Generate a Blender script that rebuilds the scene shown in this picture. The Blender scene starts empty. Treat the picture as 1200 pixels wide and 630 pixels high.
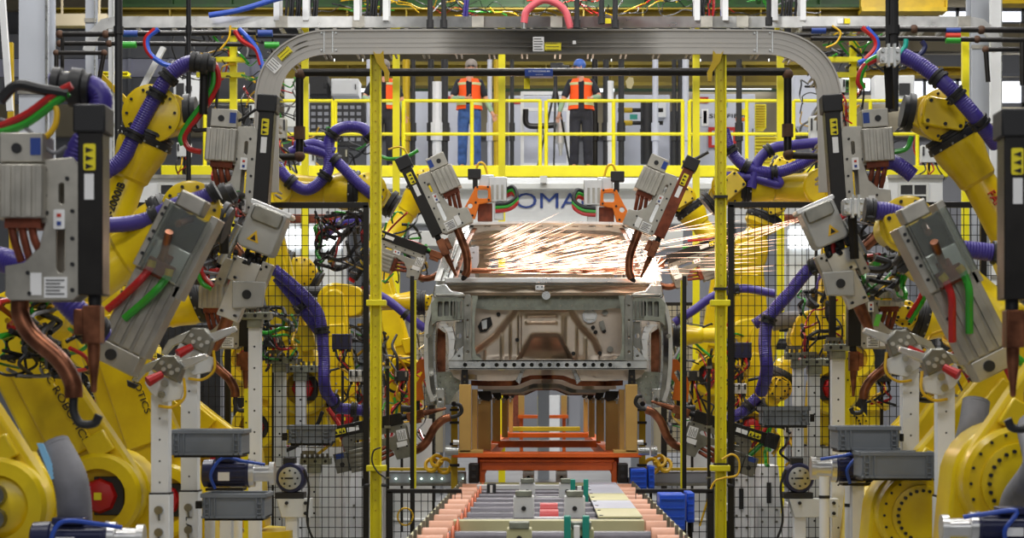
import bpy, bmesh, math, random
from mathutils import Vector, Matrix
from mathutils.geometry import tessellate_polygon
R = random.Random(7)
scn = bpy.context.scene
COL = scn.collection
# ------------------------------------------------------------------ camera, light, exposure
F, CX, CY, EYE = 2400.0, 638.0, 460.0, 1.5      # focal length in px of the 1200x630 frame, vanishing point, eye height
cam_d = bpy.data.cameras.new('camera'); cam = bpy.data.objects.new('camera', cam_d); COL.objects.link(cam)
cam.location = (0, 0, EYE); cam.rotation_euler = (math.pi/2, 0, 0)
cam_d.sensor_width = 36; cam_d.lens = 72; cam_d.shift_x = -38/1200; cam_d.shift_y = 145/1200
cam_d.clip_end = 300
cam_d.dof.use_dof = True; cam_d.dof.focus_distance = 17.5; cam_d.dof.aperture_fstop = 4.5
scn.camera = cam
scn.view_settings.view_transform = 'Standard'; scn.view_settings.look = 'None'
scn.view_settings.gamma = 1; scn.view_settings.use_curve_mapping = False
scn.view_settings.exposure = 0.0
w = bpy.data.worlds.new('hall_light'); scn.world = w; w.use_nodes = True
w.node_tree.nodes['Background'].inputs[0].default_value = (0.93, 0.96, 1, 1)
w.node_tree.nodes['Background'].inputs[1].default_value = 0.09
def area(name, loc, sx, sy, power, rot=(0, 0, 0), col=(1, 0.98, 0.95)):
    l = bpy.data.lights.new(name, 'AREA'); l.shape = 'RECTANGLE'; l.size = sx; l.size_y = sy; l.energy = power; l.color = col
    o = bpy.data.objects.new(name, l); COL.objects.link(o); o.location = loc; o.rotation_euler = rot; return o
for i, (x, y, p) in enumerate([(-4, 5, 520), (4, 5, 520), (-5, 14, 620), (0, 12, 420), (5, 14, 620), (-5, 21, 620), (0, 21, 620), (5, 21, 620),
                               (-6, 29, 560), (0, 28, 520), (6, 29, 560), (-7, 38, 900), (0, 40, 1200), (7, 38, 900), (0, 52, 1500), (12, 52, 1500)]):
    area('high_bay_lamp', (x, y, 11.2), 1.6, 1.6, p*.62)
area('dock_daylight', (0, -3, 6.5), 9, 4, 260, (math.radians(62), 0, 0), (1, 1, 1))  # added fill light from the camera side

# ------------------------------------------------------------------ materials
def lin(h):
    h = h.lstrip('#'); c = [int(h[i:i+2], 16)/255 for i in (0, 2, 4)]
    return tuple(((x+.055)/1.055)**2.4 if x > .04045 else x/12.92 for x in c)+(1,)
def mat(name, hexc, rough=.5, metal=0, noise=0, scale=8, bump=0, alpha=1, trans=0, emit=0, coat=0, wear=None):
    m = bpy.data.materials.new(name); m.use_nodes = True; nt = m.node_tree; b = nt.nodes['Principled BSDF']
    c = lin(hexc); b.inputs['Base Color'].default_value = c
    b.inputs['Roughness'].default_value = rough; b.inputs['Metallic'].default_value = metal
    if coat: b.inputs['Coat Weight'].default_value = coat; b.inputs['Coat Roughness'].default_value = .15
    if trans: b.inputs['Transmission Weight'].default_value = trans; b.inputs['IOR'].default_value = 1.3
    if emit: b.inputs['Emission Color'].default_value = c; b.inputs['Emission Strength'].default_value = emit
    if noise or bump:
        tc = nt.nodes.new('ShaderNodeTexCoord'); n = nt.nodes.new('ShaderNodeTexNoise')
        n.inputs['Scale'].default_value = scale; n.inputs['Detail'].default_value = 5
        nt.links.new(tc.outputs['Object'], n.inputs['Vector'])
        if noise:
            r = nt.nodes.new('ShaderNodeValToRGB'); e = r.color_ramp.elements
            dk = lin(wear) if wear else tuple(v*(1-noise) for v in c[:3])+(1,)
            e[0].position = .35; e[0].color = dk; e[1].position = .65; e[1].color = tuple(min(1, v*(1+noise*.3)) for v in c[:3])+(1,)
            nt.links.new(n.outputs['Fac'], r.inputs['Fac']); nt.links.new(r.outputs['Color'], b.inputs['Base Color'])
            mr = nt.nodes.new('ShaderNodeMapRange'); mr.inputs['To Min'].default_value = max(0, rough-.1); mr.inputs['To Max'].default_value = min(1, rough+.12)
            nt.links.new(n.outputs['Fac'], mr.inputs['Value']); nt.links.new(mr.outputs['Result'], b.inputs['Roughness'])
        if bump:
            bp = nt.nodes.new('ShaderNodeBump'); bp.inputs['Strength'].default_value = bump; bp.inputs['Distance'].default_value = .01
            nt.links.new(n.outputs['Fac'], bp.inputs['Height']); nt.links.new(bp.outputs['Normal'], b.inputs['Normal'])
    return m
M = dict(
 robot=mat('robot_yellow_paint', '#ecce00', .34, 0, .10, 3, coat=.35, wear='#d2ae00'),
 post=mat('safety_yellow_paint', '#ece010', .4, 0, .08, 4),
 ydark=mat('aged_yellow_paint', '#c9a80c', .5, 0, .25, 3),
 purple=mat('violet_hose_sheath', '#41358c', .38, 0, .15, 6),
 black=mat('black_rubber', '#1c1c1f', .5, 0, .2, 10),
 satin=mat('black_satin_metal', '#1d1a18', .35, .3, .2, 10),
 navy=mat('dark_blue_motor_paint', '#20254c', .35, 0, .15, 6),
 alu=mat('brushed_aluminium', '#b6b2a8', .38, .8, .22, 7, .08),
 aluw=mat('bright_aluminium', '#dcdcda', .3, .75, .15, 6, .04),
 steel=mat('galvanised_steel', '#c2c4c2', .28, .92, .25, 9, .08),
 steeld=mat('dull_pressed_steel', '#8f8e86', .34, .88, .28, 9, .08),
 zinc=mat('zinc_coated_bracket', '#9a9e92', .38, .75, .3, 14, .05),
 warm=mat('oiled_steel_pressing', '#cdbfae', .32, .75, .2, 5, .05),  # warm tint paints copper-coloured reflections onto bare steel
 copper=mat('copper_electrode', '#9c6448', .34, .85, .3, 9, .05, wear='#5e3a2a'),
 rcop=mat('rust_coloured_shunt', '#86452f', .5, .45, .4, 15),
 red=mat('red_plastic', '#b81618', .4, 0, .1, 6),
 redc=mat('red_hose', '#b3201f', .3, 0, .1, 6),
 green=mat('green_hose', '#2f9a2c', .3, 0, .1, 6),
 yelc=mat('yellow_cable', '#e2b41a', .4, 0, .1, 6),
 bluec=mat('blue_cable', '#2850b8', .4, 0, .1, 6),
 orange=mat('orange_bracket_paint', '#e8760c', .42, 0, .08, 5),
 oran2=mat('orange_skid_paint', '#e0600e', .4, 0, .15, 5),
 tan=mat('tan_polymer_post', '#c29a52', .5, 0, .12, 3),
 white=mat('white_paint', '#e6e8ea', .45, 0, .06, 3),
 wht2=mat('offwhite_machine_paint', '#d4d6d4', .45, 0, .08, 3),
 paper=mat('white_label_paper', '#f2f2f2', .6),
 ylab=mat('yellow_warning_label', '#f0e020', .5),
 ink=mat('black_print', '#16161a', .6),
 inkred=mat('red_print', '#c03018', .6),
 inkblue=mat('blue_lettering', '#23418f', .5),
 grey=mat('grey_plastic_bin', '#777d84', .5, 0, .08, 8),
 greyc=mat('grey_fabric_sleeve', '#85858a', .85, 0, .2, 7, .3),
 beam=mat('cool_grey_paint', '#b4b9c2', .5, 0, .06, 2),
 cab=mat('cabinet_grey_paint', '#c6cad8', .45, 0, .05, 2),
 blue=mat('blue_guard_paint', '#1c56d0', .4, 0, .1, 4),
 pink=mat('salmon_roller_sleeve', '#d69a7c', .45, 0, .1, 6),
 roller=mat('dark_steel_roller', '#55525a', .4, .4, .3, 5),
 cream=mat('cream_conveyor_paint', '#cdc99c', .45, 0, .1, 4),
 teal=mat('teal_sensor_housing', '#0f8f80', .4),
 glass=mat('clear_polycarbonate', '#dfe6e2', .08, 0, trans=.92),
 floor=mat('sealed_concrete_floor', '#8c8d90', .4, 0, .25, 1.2),
 wall=mat('back_wall_beige_paint', '#9a9482', .7, 0, .15, .6),
 wallg=mat('back_wall_grey_paint', '#8d8f96', .7, 0, .12, .6),
 pale=mat('pale_lavender_cladding', '#c9cbe0', .6, 0, .06, 1),
 dgreen=mat('dark_green_beam_paint', '#2e5a22', .5, 0, .3, 3),
 olive=mat('olive_yellow_beam_paint', '#94801c', .55, 0, .25, 2),
 dark=mat('dark_machine_grey', '#2c2c2e', .6, 0, .4, 4),
 jeans=mat('blue_denim', '#3c5c9c', .85, 0, .3, 12),
 trous=mat('dark_work_trousers', '#2c2c36', .85, 0, .25, 10),
 shirt=mat('dark_work_shirt', '#20222c', .85, 0, .25, 10),
 vest=mat('orange_hi_vis_fabric', '#ff5a14', .7, 0, .08, 10),
 stripe=mat('silver_reflective_tape', '#c8cc9c', .4),
 skin=mat('skin', '#c48e74', .55),
 hair=mat('grey_hair', '#8e8680', .8),
 sleeve=mat('green_sleeve_guard', '#8ea88c', .8),
 cap=mat('blue_bump_cap', '#3c62b4', .5),
 tray=mat('brushed_tray_metal', '#b4b0a9', .36, .6, .12, 3),
 rust=mat('rusted_pipe_elbow', '#5a4030', .7, .2, .4, 12),
 window=mat('daylit_window_glass', '#f4f8ff', .3, emit=2.2),
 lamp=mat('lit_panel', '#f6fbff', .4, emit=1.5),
 led=mat('green_white_led', '#e0ffe8', .4, emit=6),
 spark=mat('glowing_spark', '#ffcdb0', .5, emit=4.6),
 arc=mat('white_hot_weld_metal', '#fff0e6', .5, emit=16),
 beige=mat('beige_panel', '#a89d84', .6, 0, .1, 1),
 mesh=mat('black_wire', '#17171a', .5, .2),
 wire2=mat('pale_wire', '#a8a8a2', .5, .4),
)
# ------------------------------------------------------------------ geometry helpers
MIR = False
def sc_(d): return F/d                     # px per metre at distance d
def P(x, y, d, dy=0):
    if MIR: x = 1285-x
    return Vector(((x-CX)*d/F, d+dy, EYE+(CY-y)*d/F))
class Fr:
    """a local drawing plane facing the camera at distance d: origin, angle (deg), scale, flip"""
    def __init__(s, d, cx=0, cy=0, ang=0, k=1, fl=1, yaw=0):
        s.d, s.cx, s.cy, s.k, s.fl = d, cx, cy, k, fl; s.c, s.s = math.cos(math.radians(ang)), math.sin(math.radians(ang))
        s.yaw = math.radians(yaw)
    def pt(s, x, y, z=0):
        x *= s.fl; X = s.k*(s.c*x-s.s*y); Y = s.k*(s.s*x+s.c*y)
        if s.yaw:
            zz = z*F/s.d; X, zz = X*math.cos(s.yaw)+zz*math.sin(s.yaw), -X*math.sin(s.yaw)+zz*math.cos(s.yaw); z = zz*s.d/F
        p = P(s.cx+X, s.cy+Y, s.d); p.y += z; return p
class MB:
    def __init__(s): s.v = []; s.f = []; s.m = []; s.cur = 0
    def add(s, vs, fs):
        o = len(s.v); s.v += [Vector(v) for v in vs]; s.f += [tuple(o+i for i in f) for f in fs]; s.m += [s.cur]*len(fs); return s
    def prism(s, fr, pts, z0, z1, holes=None):
        n = len(pts)
        if not holes:
            vs = [fr.pt(x, y, z0) for x, y in pts]+[fr.pt(x, y, z1) for x, y in pts]
            return s.add(vs, [tuple(range(n)), tuple(range(2*n-1, n-1, -1))]+[(i, (i+1) % n, n+(i+1) % n, n+i) for i in range(n)])
        loops = [pts]+holes; flat = [p for l in loops for p in l]; N = len(flat)
        tri = tessellate_polygon([[Vector((x, y, 0)) for x, y in l] for l in loops])
        vs = [fr.pt(x, y, z0) for x, y in flat]+[fr.pt(x, y, z1) for x, y in flat]
        fs = [tuple(t) for t in tri]+[tuple(N+i for i in reversed(t)) for t in tri]; o = 0
        for l in loops:
            m = len(l); fs += [(o+i, o+(i+1) % m, N+o+(i+1) % m, N+o+i) for i in range(m)]; o += m
        return s.add(vs, fs)
    def rect(s, fr, x0, y0, x1, y1, z0, z1): return s.prism(fr, [(x0, y0), (x1, y0), (x1, y1), (x0, y1)], z0, z1)
    def wbox(s, x0, x1, y0, y1, z0, z1):
        vs = [(x, y, z) for x in (x0, x1) for y in (y0, y1) for z in (z0, z1)]
        return s.add(vs, [(0, 1, 3, 2), (4, 6, 7, 5), (0, 4, 5, 1), (2, 3, 7, 6), (0, 2, 6, 4), (1, 5, 7, 3)])
    def lathe(s, p, ax, prof, n=20):
        p = Vector(p); ax = Vector(ax).normalized(); a = ax.orthogonal().normalized(); b = ax.cross(a)
        vs = [p+ax*t+(a*math.cos(2*math.pi*i/n)+b*math.sin(2*math.pi*i/n))*max(r, 1e-4) for t, r in prof for i in range(n)]
        k = len(prof)
        fs = [(j*n+i, j*n+(i+1) % n, (j+1)*n+(i+1) % n, (j+1)*n+i) for j in range(k-1) for i in range(n)]
        return s.add(vs, fs+[tuple(range(n)), tuple(range(k*n-1, (k-1)*n-1, -1))])
    def cyl(s, p, q, r, r2=None, n=14):
        p = Vector(p); q = Vector(q); return s.lathe(p, q-p, [(0, r), ((q-p).length, r if r2 is None else r2)], n)
    def disc(s, fr, x, y, r, z0, z1, n=20):      # cylinder along the frame's depth axis
        return s.cyl(fr.pt(x, y, z0), fr.pt(x, y, z1), r*fr.k*fr.d/F, None, n)
    def tube(s, pts, r, n=10, sub=6, ridge=0, pitch=.016):
        pts = [Vector(p) for p in pts]
        if len(pts) > 2 and sub > 1:
            e = [pts[0]*2-pts[1]]+pts+[pts[-1]*2-pts[-2]]; out = []
            for i in range(1, len(e)-2):
                for j in range(sub):
                    t = j/sub; a, b, c, d = e[i-1:i+3]
                    out.append(.5*((2*b)+(c-a)*t+(2*a-5*b+4*c-d)*t*t+(3*b-a-3*c+d)*t**3))
            pts = out+[pts[-1]]
        if ridge:
            L = [0]
            for a, b in zip(pts, pts[1:]): L.append(L[-1]+(b-a).length)
            m = max(4, int(L[-1]/pitch*2)); out = []; k = 0
            for i in range(m+1):
                t = L[-1]*i/m
                while k < len(L)-2 and L[k+1] < t: k += 1
                out.append(pts[k].lerp(pts[k+1], (t-L[k])/max(1e-6, L[k+1]-L[k])))
            pts = out
        T = [(pts[min(i+1, len(pts)-1)]-pts[max(i-1, 0)]).normalized() for i in range(len(pts))]
        u = T[0].orthogonal().normalized(); vs = []
        for i, p in enumerate(pts):
            u = (u-T[i]*u.dot(T[i])).normalized(); w_ = T[i].cross(u); rr = r*(1-(ridge if i % 2 else 0))
            vs += [p+(u*math.cos(2*math.pi*k/n)+w_*math.sin(2*math.pi*k/n))*rr for k in range(n)]
        N = len(pts); fs = [(j*n+i, j*n+(i+1) % n, (j+1)*n+(i+1) % n, (j+1)*n+i) for j in range(N-1) for i in range(n)]
        return s.add(vs, fs+[tuple(range(n)), tuple(range(N*n-1, (N-1)*n-1, -1))])
    def ball(s, c, r, n=12, sq=(1, 1, 1)):
        c = Vector(c); vs = []; fs = []; m = n//2
        for j in range(m+1):
            th = math.pi*j/m
            for i in range(n): vs.append(c+Vector((math.sin(th)*math.cos(2*math.pi*i/n)*sq[0], math.sin(th)*math.sin(2*math.pi*i/n)*sq[1], math.cos(th)*sq[2]))*r)
        for j in range(m):
            for i in range(n): fs.append((j*n+i, j*n+(i+1) % n, (j+1)*n+(i+1) % n, (j+1)*n+i))
        return s.add(vs, fs)
    def build(s, name, mats, parent=None, bevel=0, label=None, origin=None, flat=False):
        if not isinstance(mats, (list, tuple)): mats = [mats]
        if origin is None:
            if parent is not None: origin = Vector(parent.get('_o', (0, 0, 0)))
            else:
                xs = [v.x for v in s.v]; ys = [v.y for v in s.v]; origin = Vector(((min(xs)+max(xs))/2, (min(ys)+max(ys))/2, min(v.z for v in s.v)))
        me = bpy.data.meshes.new(name); me.from_pydata([v-origin for v in s.v], [], s.f)
        for m in mats: me.materials.append(M[m] if isinstance(m, str) else m)
        me.polygons.foreach_set('material_index', s.m)
        bm = bmesh.new(); bm.from_mesh(me); bmesh.ops.remove_doubles(bm, verts=bm.verts, dist=1e-6); bmesh.ops.recalc_face_normals(bm, faces=bm.faces)
        bm.to_mesh(me); bm.free()
        if not flat: me.shade_smooth(); me.set_sharp_from_angle(angle=.6)
        o = bpy.data.objects.new(name, me); COL.objects.link(o)
        if parent is not None: o.parent = parent
        else: o.location = origin
        o['_o'] = tuple(origin)
        if bevel:
            b = o.modifiers.new('bevel', 'BEVEL'); b.width = bevel; b.segments = 2; b.limit_method = 'ANGLE'; b.angle_limit = .7; b.harden_normals = False
        if label: o['label'] = label
        return o
def tag(o, label, cat, group=None, kind=None):
    o['label'] = label; o['category'] = cat
    if group: o['group'] = group
    if kind: o['kind'] = kind
    return o
def thing(name, label, cat, loc, group=None):
    o = bpy.data.objects.new(name, None); COL.objects.link(o); o.location = loc; o['_o'] = tuple(loc); o.empty_display_size = .1
    return tag(o, label, cat, group)
def struct(mb, name, m, bevel=0):
    o = mb.build(name, m, bevel=bevel); o['kind'] = 'structure'; return o
def solo(mb, name, m, label, cat, group=None, kind=None, bevel=0): return tag(mb.build(name, m, bevel=bevel), label, cat, group, kind)
def circ(x, y, r, n=24, a0=0, a1=360): return [(x+r*math.cos(math.radians(a0+(a1-a0)*i/n)), y+r*math.sin(math.radians(a0+(a1-a0)*i/n))) for i in range(n+(0 if a1-a0 == 360 else 1))]
def capsule(a, ra, b, rb, n=12):
    an = math.degrees(math.atan2(b[1]-a[1], b[0]-a[0])); L = math.hypot(b[0]-a[0], b[1]-a[1]); q = math.degrees(math.acos(max(-1, min(1, (ra-rb)/max(L, 1e-6)))))
    return circ(b[0], b[1], rb, n, an-q, an+q)+circ(a[0], a[1], ra, n, an+q, an+360-q)
def rr(x0, y0, x1, y1, r, n=4):
    return circ(x1-r, y0+r, r, n, -90, 0)+circ(x1-r, y1-r, r, n, 0, 90)+circ(x0+r, y1-r, r, n, 90, 180)+circ(x0+r, y0+r, r, n, 180, 270)
def text(body, name, m, parent, loc, size, rot=(math.pi/2, 0, 0), depth=.002, bold=0, sx=1):
    c = bpy.data.curves.new(name, 'FONT'); c.body = body; c.size = size; c.extrude = depth; c.align_x = 'CENTER'; c.align_y = 'CENTER'; c.offset = bold; c.resolution_u = 3
    t = bpy.data.objects.new('t', c); COL.objects.link(t); dg = bpy.context.evaluated_depsgraph_get()
    me = bpy.data.meshes.new_from_object(t.evaluated_get(dg)); bpy.data.objects.remove(t)
    o = bpy.data.objects.new(name, me); me.materials.clear(); me.materials.append(M[m]); COL.objects.link(o)
    o.parent = parent; o.location = Vector(loc)-Vector(parent.get('_o', (0, 0, 0))); o.rotation_euler = rot; o.scale = (sx, 1, 1); return o
def hose(parent, pts, d, r, clamps=(), m='purple', ridge=.055, name='hose'):
    """dress-pack hose through (x, y, dz) picture-measured points with black clamps at fractions of its run"""
    pw = [P(p[0], p[1], d, p[2] if len(p) > 2 else 0) for p in pts]
    h = MB().tube(pw, r, 14, 8, ridge).build(name, m, parent)
    for t in clamps:
        f = t*(len(pw)-1); i = min(int(f), len(pw)-2); q = f-i
        e = [pw[0]*2-pw[1]]+pw+[pw[-1]*2-pw[-2]]
        def cr(q, i=i, e=e):
            a, b, c, dd = e[i:i+4]; return .5*((2*b)+(c-a)*q+(2*a-5*b+4*c-dd)*q*q+(3*b-a-3*c+dd)*q**3)
        c0 = cr(q); dr = (cr(min(q+.05, 1))-cr(max(q-.05, 0))).normalized()
        mb = MB().lathe(c0-dr*r*.55, dr, [(0, r*1.05), (0, r*1.32), (r*.35, r*1.32), (r*.4, r*1.15), (r*.7, r*1.15), (r*.75, r*1.32), (r*1.1, r*1.32), (r*1.1, r*1.05)], 16)
        up = dr.orthogonal().normalized(); mb.cyl(c0+up*r*1.2-dr*r*.4, c0+up*r*1.2+dr*r*.4, r*.3, None, 8)
        o = mb.build('hose_clamp', 'black', h)
    return h
def cable(parent, pts, d, r, m, name='cable'):
    return MB().tube([P(p[0], p[1], d, p[2] if len(p) > 2 else 0) for p in pts], r, 8, 6).build(name, m, parent)
# ------------------------------------------------------------------ the hall
struct(MB().wbox(-22, 22, -2, 64, -.1, 0), 'floor', 'floor')
struct(MB().wbox(-22, 22, 62, 62.3, 0, 16), 'wall_back', 'wallg')
struct(MB().wbox(-22, 22, -2, 64, 15.6, 15.8), 'ceiling', 'wall')
mb = MB(); struct(mb.wbox(-22, 22, 61.5, 61.9, 9.2, 12.2), 'trim_1', 'beige')
struct(MB().wbox(-22, 22, 61.4, 61.9, 13.0, 13.7), 'trim_2', 'beige')
for i, (x0, x1, y0, y1) in enumerate([(1046, 1200, 92, 122), (1046, 1200, 10, 27), (60, 130, 72, 88), (800, 905, 95, 104), (985, 1060, 88, 108)]):
    a = P(x0, y1, 61); b = P(x1, y0, 61)
    o = struct(MB().wbox(a.x, b.x, 61.2, 61.35, a.z, b.z), 'window_%d' % (i+1), 'window')
    f = MB()
    for q in range(5):
        xx = a.x+(b.x-a.x)*q/4; f.wbox(xx-.05, xx+.05, 61.1, 61.2, a.z-.06, b.z+.06)
    for zz in (a.z, b.z): f.wbox(a.x-.06, b.x+.06, 61.1, 61.2, zz-.06, zz+.06)
    f.build('window_frame', 'wallg', o)
a = P(0, 70, 55)
for k, (y0, y1, m, lab) in enumerate([(40, 68, 'wallg', 'grey'), (69, 90, 'pale', 'pale lavender'), (91, 118, 'wallg', 'lower grey')]):
    a = P(-40, y1, 50); b = P(345, y0, 50); mb = MB().wbox(a.x, b.x, 50, 50.6, a.z, b.z)
    for q in range(9): x = a.x+(b.x-a.x)*q/8; mb.wbox(x-.04, x+.04, 49.93, 50.0, a.z, b.z)
    solo(mb, 'suspended_duct', m, '%s rectangular duct band running behind the left overhead pipework' % lab, 'duct')
for k, (y0, y1, m) in enumerate([(28, 60, 'beige'), (64, 86, 'wallg')]):
    a = P(930, y1, 50); b = P(1330, y0, 50); mb = MB().wbox(a.x, b.x, 50, 50.5, a.z, b.z)
    for q in range(7): x = a.x+(b.x-a.x)*q/6; mb.wbox(x-.05, x+.05, 49.9, 50.0, a.z, b.z)
    solo(mb, 'suspended_duct', m, ['beige upper', 'grey lower'][k]+' duct band far behind the right robots', 'duct')

def ibeam(x0, x1, y0, y1, d, depth, m, name, label, cat='beam', group=None):
    """I-section girder across the picture"""
    a = P(x0, y1, d); b = P(x1, y0, d); t = (b.z-a.z)*.14; mb = MB()
    mb.wbox(a.x, b.x, d, d+depth, b.z-t, b.z); mb.wbox(a.x, b.x, d, d+depth, a.z, a.z+t); mb.wbox(a.x, b.x, d+depth*.45, d+depth*.55, a.z+t, b.z-t)
    n = int((b.x-a.x)/1.2)
    for i in range(n+1):
        x = a.x+(b.x-a.x)*i/max(n, 1); mb.wbox(x-.015, x+.015, d+.02, d+depth*.45, a.z+t, b.z-t)
    return solo(mb, name, m, label, cat, group)
ibeam(132, 1100, -14, 8, 44, .5, 'dgreen', 'crane_girder', 'dark green crane girder high above everything else')
ibeam(60, 1100, 9, 21, 43, .5, 'olive', 'roof_beam', 'olive yellow roof beam just above the far cable tray')
ibeam(60, 345, 27, 30, 45, .4, 'dark', 'roof_beam', 'thin dark beam behind left white column')
ibeam(330, 950, 72, 100, 38.5, .4, 'olive', 'roof_beam', 'broad ochre beam seen under the grey arch above the workers')
ibeam(380, 1000, 93, 104, 40, .4, 'dgreen', 'roof_beam', 'green beam behind the workers at shoulder height')
ibeam(1010, 1110, -20, 13, 42, .5, 'ydark', 'roof_beam', 'short ochre beam beside the right column')
ibeam(1170, 1300, -20, 4, 42, .5, 'ydark', 'roof_beam', 'ochre beam end at the upper right corner')
ibeam(1000, 1150, 78, 88, 47, .5, 'ydark', 'roof_beam', 'ochre beam behind the yellow post right of the arch')
ibeam(55, 150, 84, 89, 40, .3, 'post', 'roof_beam', 'yellow rail behind the left column at hose height')
mb = MB().rect(Fr(40), 62, 16, 125, 30, 0, .3).rect(Fr(40), 70, -140, 72, 16, .1, .15).rect(Fr(40), 114, -140, 116, 16, .1, .15); solo(mb, 'wall_panel', 'beige', 'beige panel hanging left of the far tray end', 'panel')

def column(x0, x1, d, label, m='beam', y0=-60, seam=True):
    a = P(x0, y0, d); b = P(x1, y0, d); w_ = b.x-a.x; t = w_*.1; mb = MB()
    mb.wbox(a.x, b.x, d, d+t, 0, a.z); mb.wbox(a.x, b.x, d+w_*.9, d+w_, 0, a.z); mb.wbox(a.x+w_*.4, b.x-w_*.4, d+t, d+w_*.9, 0, a.z)
    root = solo(mb, 'steel_column', m, label, 'column')
    c = MB().wbox(b.x-t*.9, b.x-t*.2, d-.04, d, 0, a.z-.2); c.build('conduit', 'steel', root)
    c = MB()
    for z in (1, 3, 5, 6.2): c.wbox(a.x-.01, b.x+.01, d-.02, d+.01, z, z+.05)
    c.build('pipe_strap', 'alu', root)
    MB().wbox(a.x-.12, b.x+.12, d-.12, d+w_+.12, 0, .04).build('base_plate', m, root)
    return root
column(22, 57, 24, 'wide pale grey steel column at the upper left')
column(100, 112, 26, 'slim white steel column between left pipe elbows')
column(127, 133, 27, 'thin white steel column left of the diagonal brace', 'white')
column(1139, 1174, 28, 'wide grey steel column at the upper right behind the pipes')
column(1162, 1174, 27, 'slim pale column at right edge carrying a yellow tag', 'white')
for x, y, x2, y2, d, m, l in [(2, -10, 12, 130, 22, 'white', 'slanted off white brace at the extreme left edge'), (150, 135, 192, 55, 26, 'white', 'diagonal white brace behind the left upper robot'),
                              (12, 50, 16, 400, 23, 'ydark', 'ochre upright beside the left wide column'), (115, 85, 150, 120, 27, 'ydark', 'yellow diagonal strut behind the slim white columns')]:
    a = P(x, y, d); b = P(x2, y2, d)
    solo(MB().cyl(a, b, .045, None, 4), 'brace', m, l, 'brace')
for x, d, top, bot, l, r in [(139, 16, -40, 240, 'black round hanging pole left of the upper left robot', .03), (221, 14.6, -40, 260, 'black hanging pole behind the violet hose cuff', .017), (1048, 14, -40, 130, 'black twin hanging pole above right robot cuff', .03)]:
    mb = MB().cyl(P(x, bot, d), P(x, top, d), r, None, 10)
    if x > 1000: mb.cyl(P(x-5, bot, d, .05), P(x-5, top, d, .05), r*.8, None, 10)
    mb.lathe(P(x, 40, d), (0, 0, 1), [(0, r*1.3), (.06, r*1.3)], 10)
    solo(mb, 'drop_pole', 'black', l, 'pole')

# far cable tray with yellow posts
d = 25
o = thing('cable_tray', 'long far cable tray of bright metal running across the top of the scene', 'cable tray', P(620, 32, d))
path = [(103, 60), (108, 42), (122, 28), (135, 25.5)]+[(x, 25.5) for x in (400, 700, 1000, 1135)]+[(1150, 28), (1164, 40), (1170, 60)]
def strip(mb, path, hw, d, t):
    n = len(path); up = []; dn = []
    for i, (x, y) in enumerate(path):
        a = path[max(i-1, 0)]; b = path[min(i+1, n-1)]; L = math.hypot(b[0]-a[0], b[1]-a[1]); nx, ny = -(b[1]-a[1])/L, (b[0]-a[0])/L
        up.append((x-nx*hw, y-ny*hw)); dn.append((x+nx*hw, y+ny*hw))
    fr = Fr(d)
    for i in range(n-1):
        mb.prism(fr, [up[i], up[i+1], dn[i+1], dn[i]], 0, t)
strip(m1 := MB(), path, 6.5, d, .03); m1.build('front_rail', 'aluw', o)
strip(m1 := MB(), path, 6.5, d+.45, .03); m1.build('rear_rail', 'tray', o)
m1 = MB()
for x in range(140, 1140, 21):
    a = P(x, 31.5, d); m1.wbox(a.x-.02, a.x+.02, d+.02, d+.47, a.z-.03, a.z)
m1.build('rungs', 'tray', o)
m1 = MB()
for x in (330, 420, 560, 652, 828, 870, 1130): m1.rect(Fr(d), x-7, 19, x+7, 32, -.02, 0)
m1.build('splice_plates', 'alu', o)
for x, m in ((712, 'ylab'), (992, 'ylab'), (985, 'paper')): MB().rect(Fr(d), x-4, 22, x+4, 28, -.03, -.02).build('warning_label', m, o)
for i, x in enumerate((273, 357, 464, 588, 816, 915, 1000, 1132)):
    a = P(x, 28, d+.55); lo = .0 if x in (273, 1000, 1132) else 0
    mb = MB().wbox(a.x-.042, a.x+.042, d+.55, d+.64, lo, a.z)
    r = tag(mb.build('tray_post', 'post'), '%s slender yellow post from the left holding the far tray'.replace('%s', ['first', 'second', 'third', 'fourth', 'fifth', 'sixth', 'seventh', 'last'][i]), 'post', 'yellow posts under the far tray')
    MB().wbox(a.x-.07, a.x-.04, d+.5, d+.62, a.z-.12, a.z).build('tray_clip', 'post', r)
    if x in (273, 1000):
        for yy in (70, 88): q = P(x, yy, d+.5); MB().wbox(q.x-.45, q.x+.15, d+.45, d+.54, q.z-.03, q.z+.03).build('crossbar', 'post', r)
# cable bundles on the far tray
for i, (x, m) in enumerate([(340, 'black'), (360, 'black'), (435, 'black'), (550, 'purple'), (822, 'black'), (840, 'redc'), (925, 'black'), (855, 'bluec')]):
    mb = MB()
    for q in range(5 if m == 'black' else 2):
        xx = x+q*4-8; a = P(xx, 18, d, .2)
        mb.tube([a+Vector((0, 0, -.06)), a+Vector((.02, 0, .25)), a+Vector((R.uniform(-.15, .25), .1, .5))], .018, 7, 4)
    solo(mb, 'cable_bundle', m, '%s cables rising from the far tray %s' % ({'black': 'black', 'purple': 'violet', 'redc': 'red', 'bluec': 'blue'}[m], ['at its left third', 'beside the left white hangers', 'between the white hangers', 'left of centre', 'right of centre', 'next to the right black bundle', 'above the right arch curve', 'crossing to the right hanger'][i]), 'cables')
for i, x in enumerate((324, 358, 418, 452, 817, 850, 908, 941)):
    a = P(x, 19, d-.02); solo(MB().wbox(a.x-.035, a.x+.035, d-.03, d+.3, a.z-.05, a.z+.9), 'tray_hanger', 'white', 'flat white hanger strap above the far tray, %s from the left' % ['first', 'second', 'third', 'fourth', 'fifth', 'sixth', 'seventh', 'eighth'][i], 'hanger', 'white hanger straps')
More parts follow.
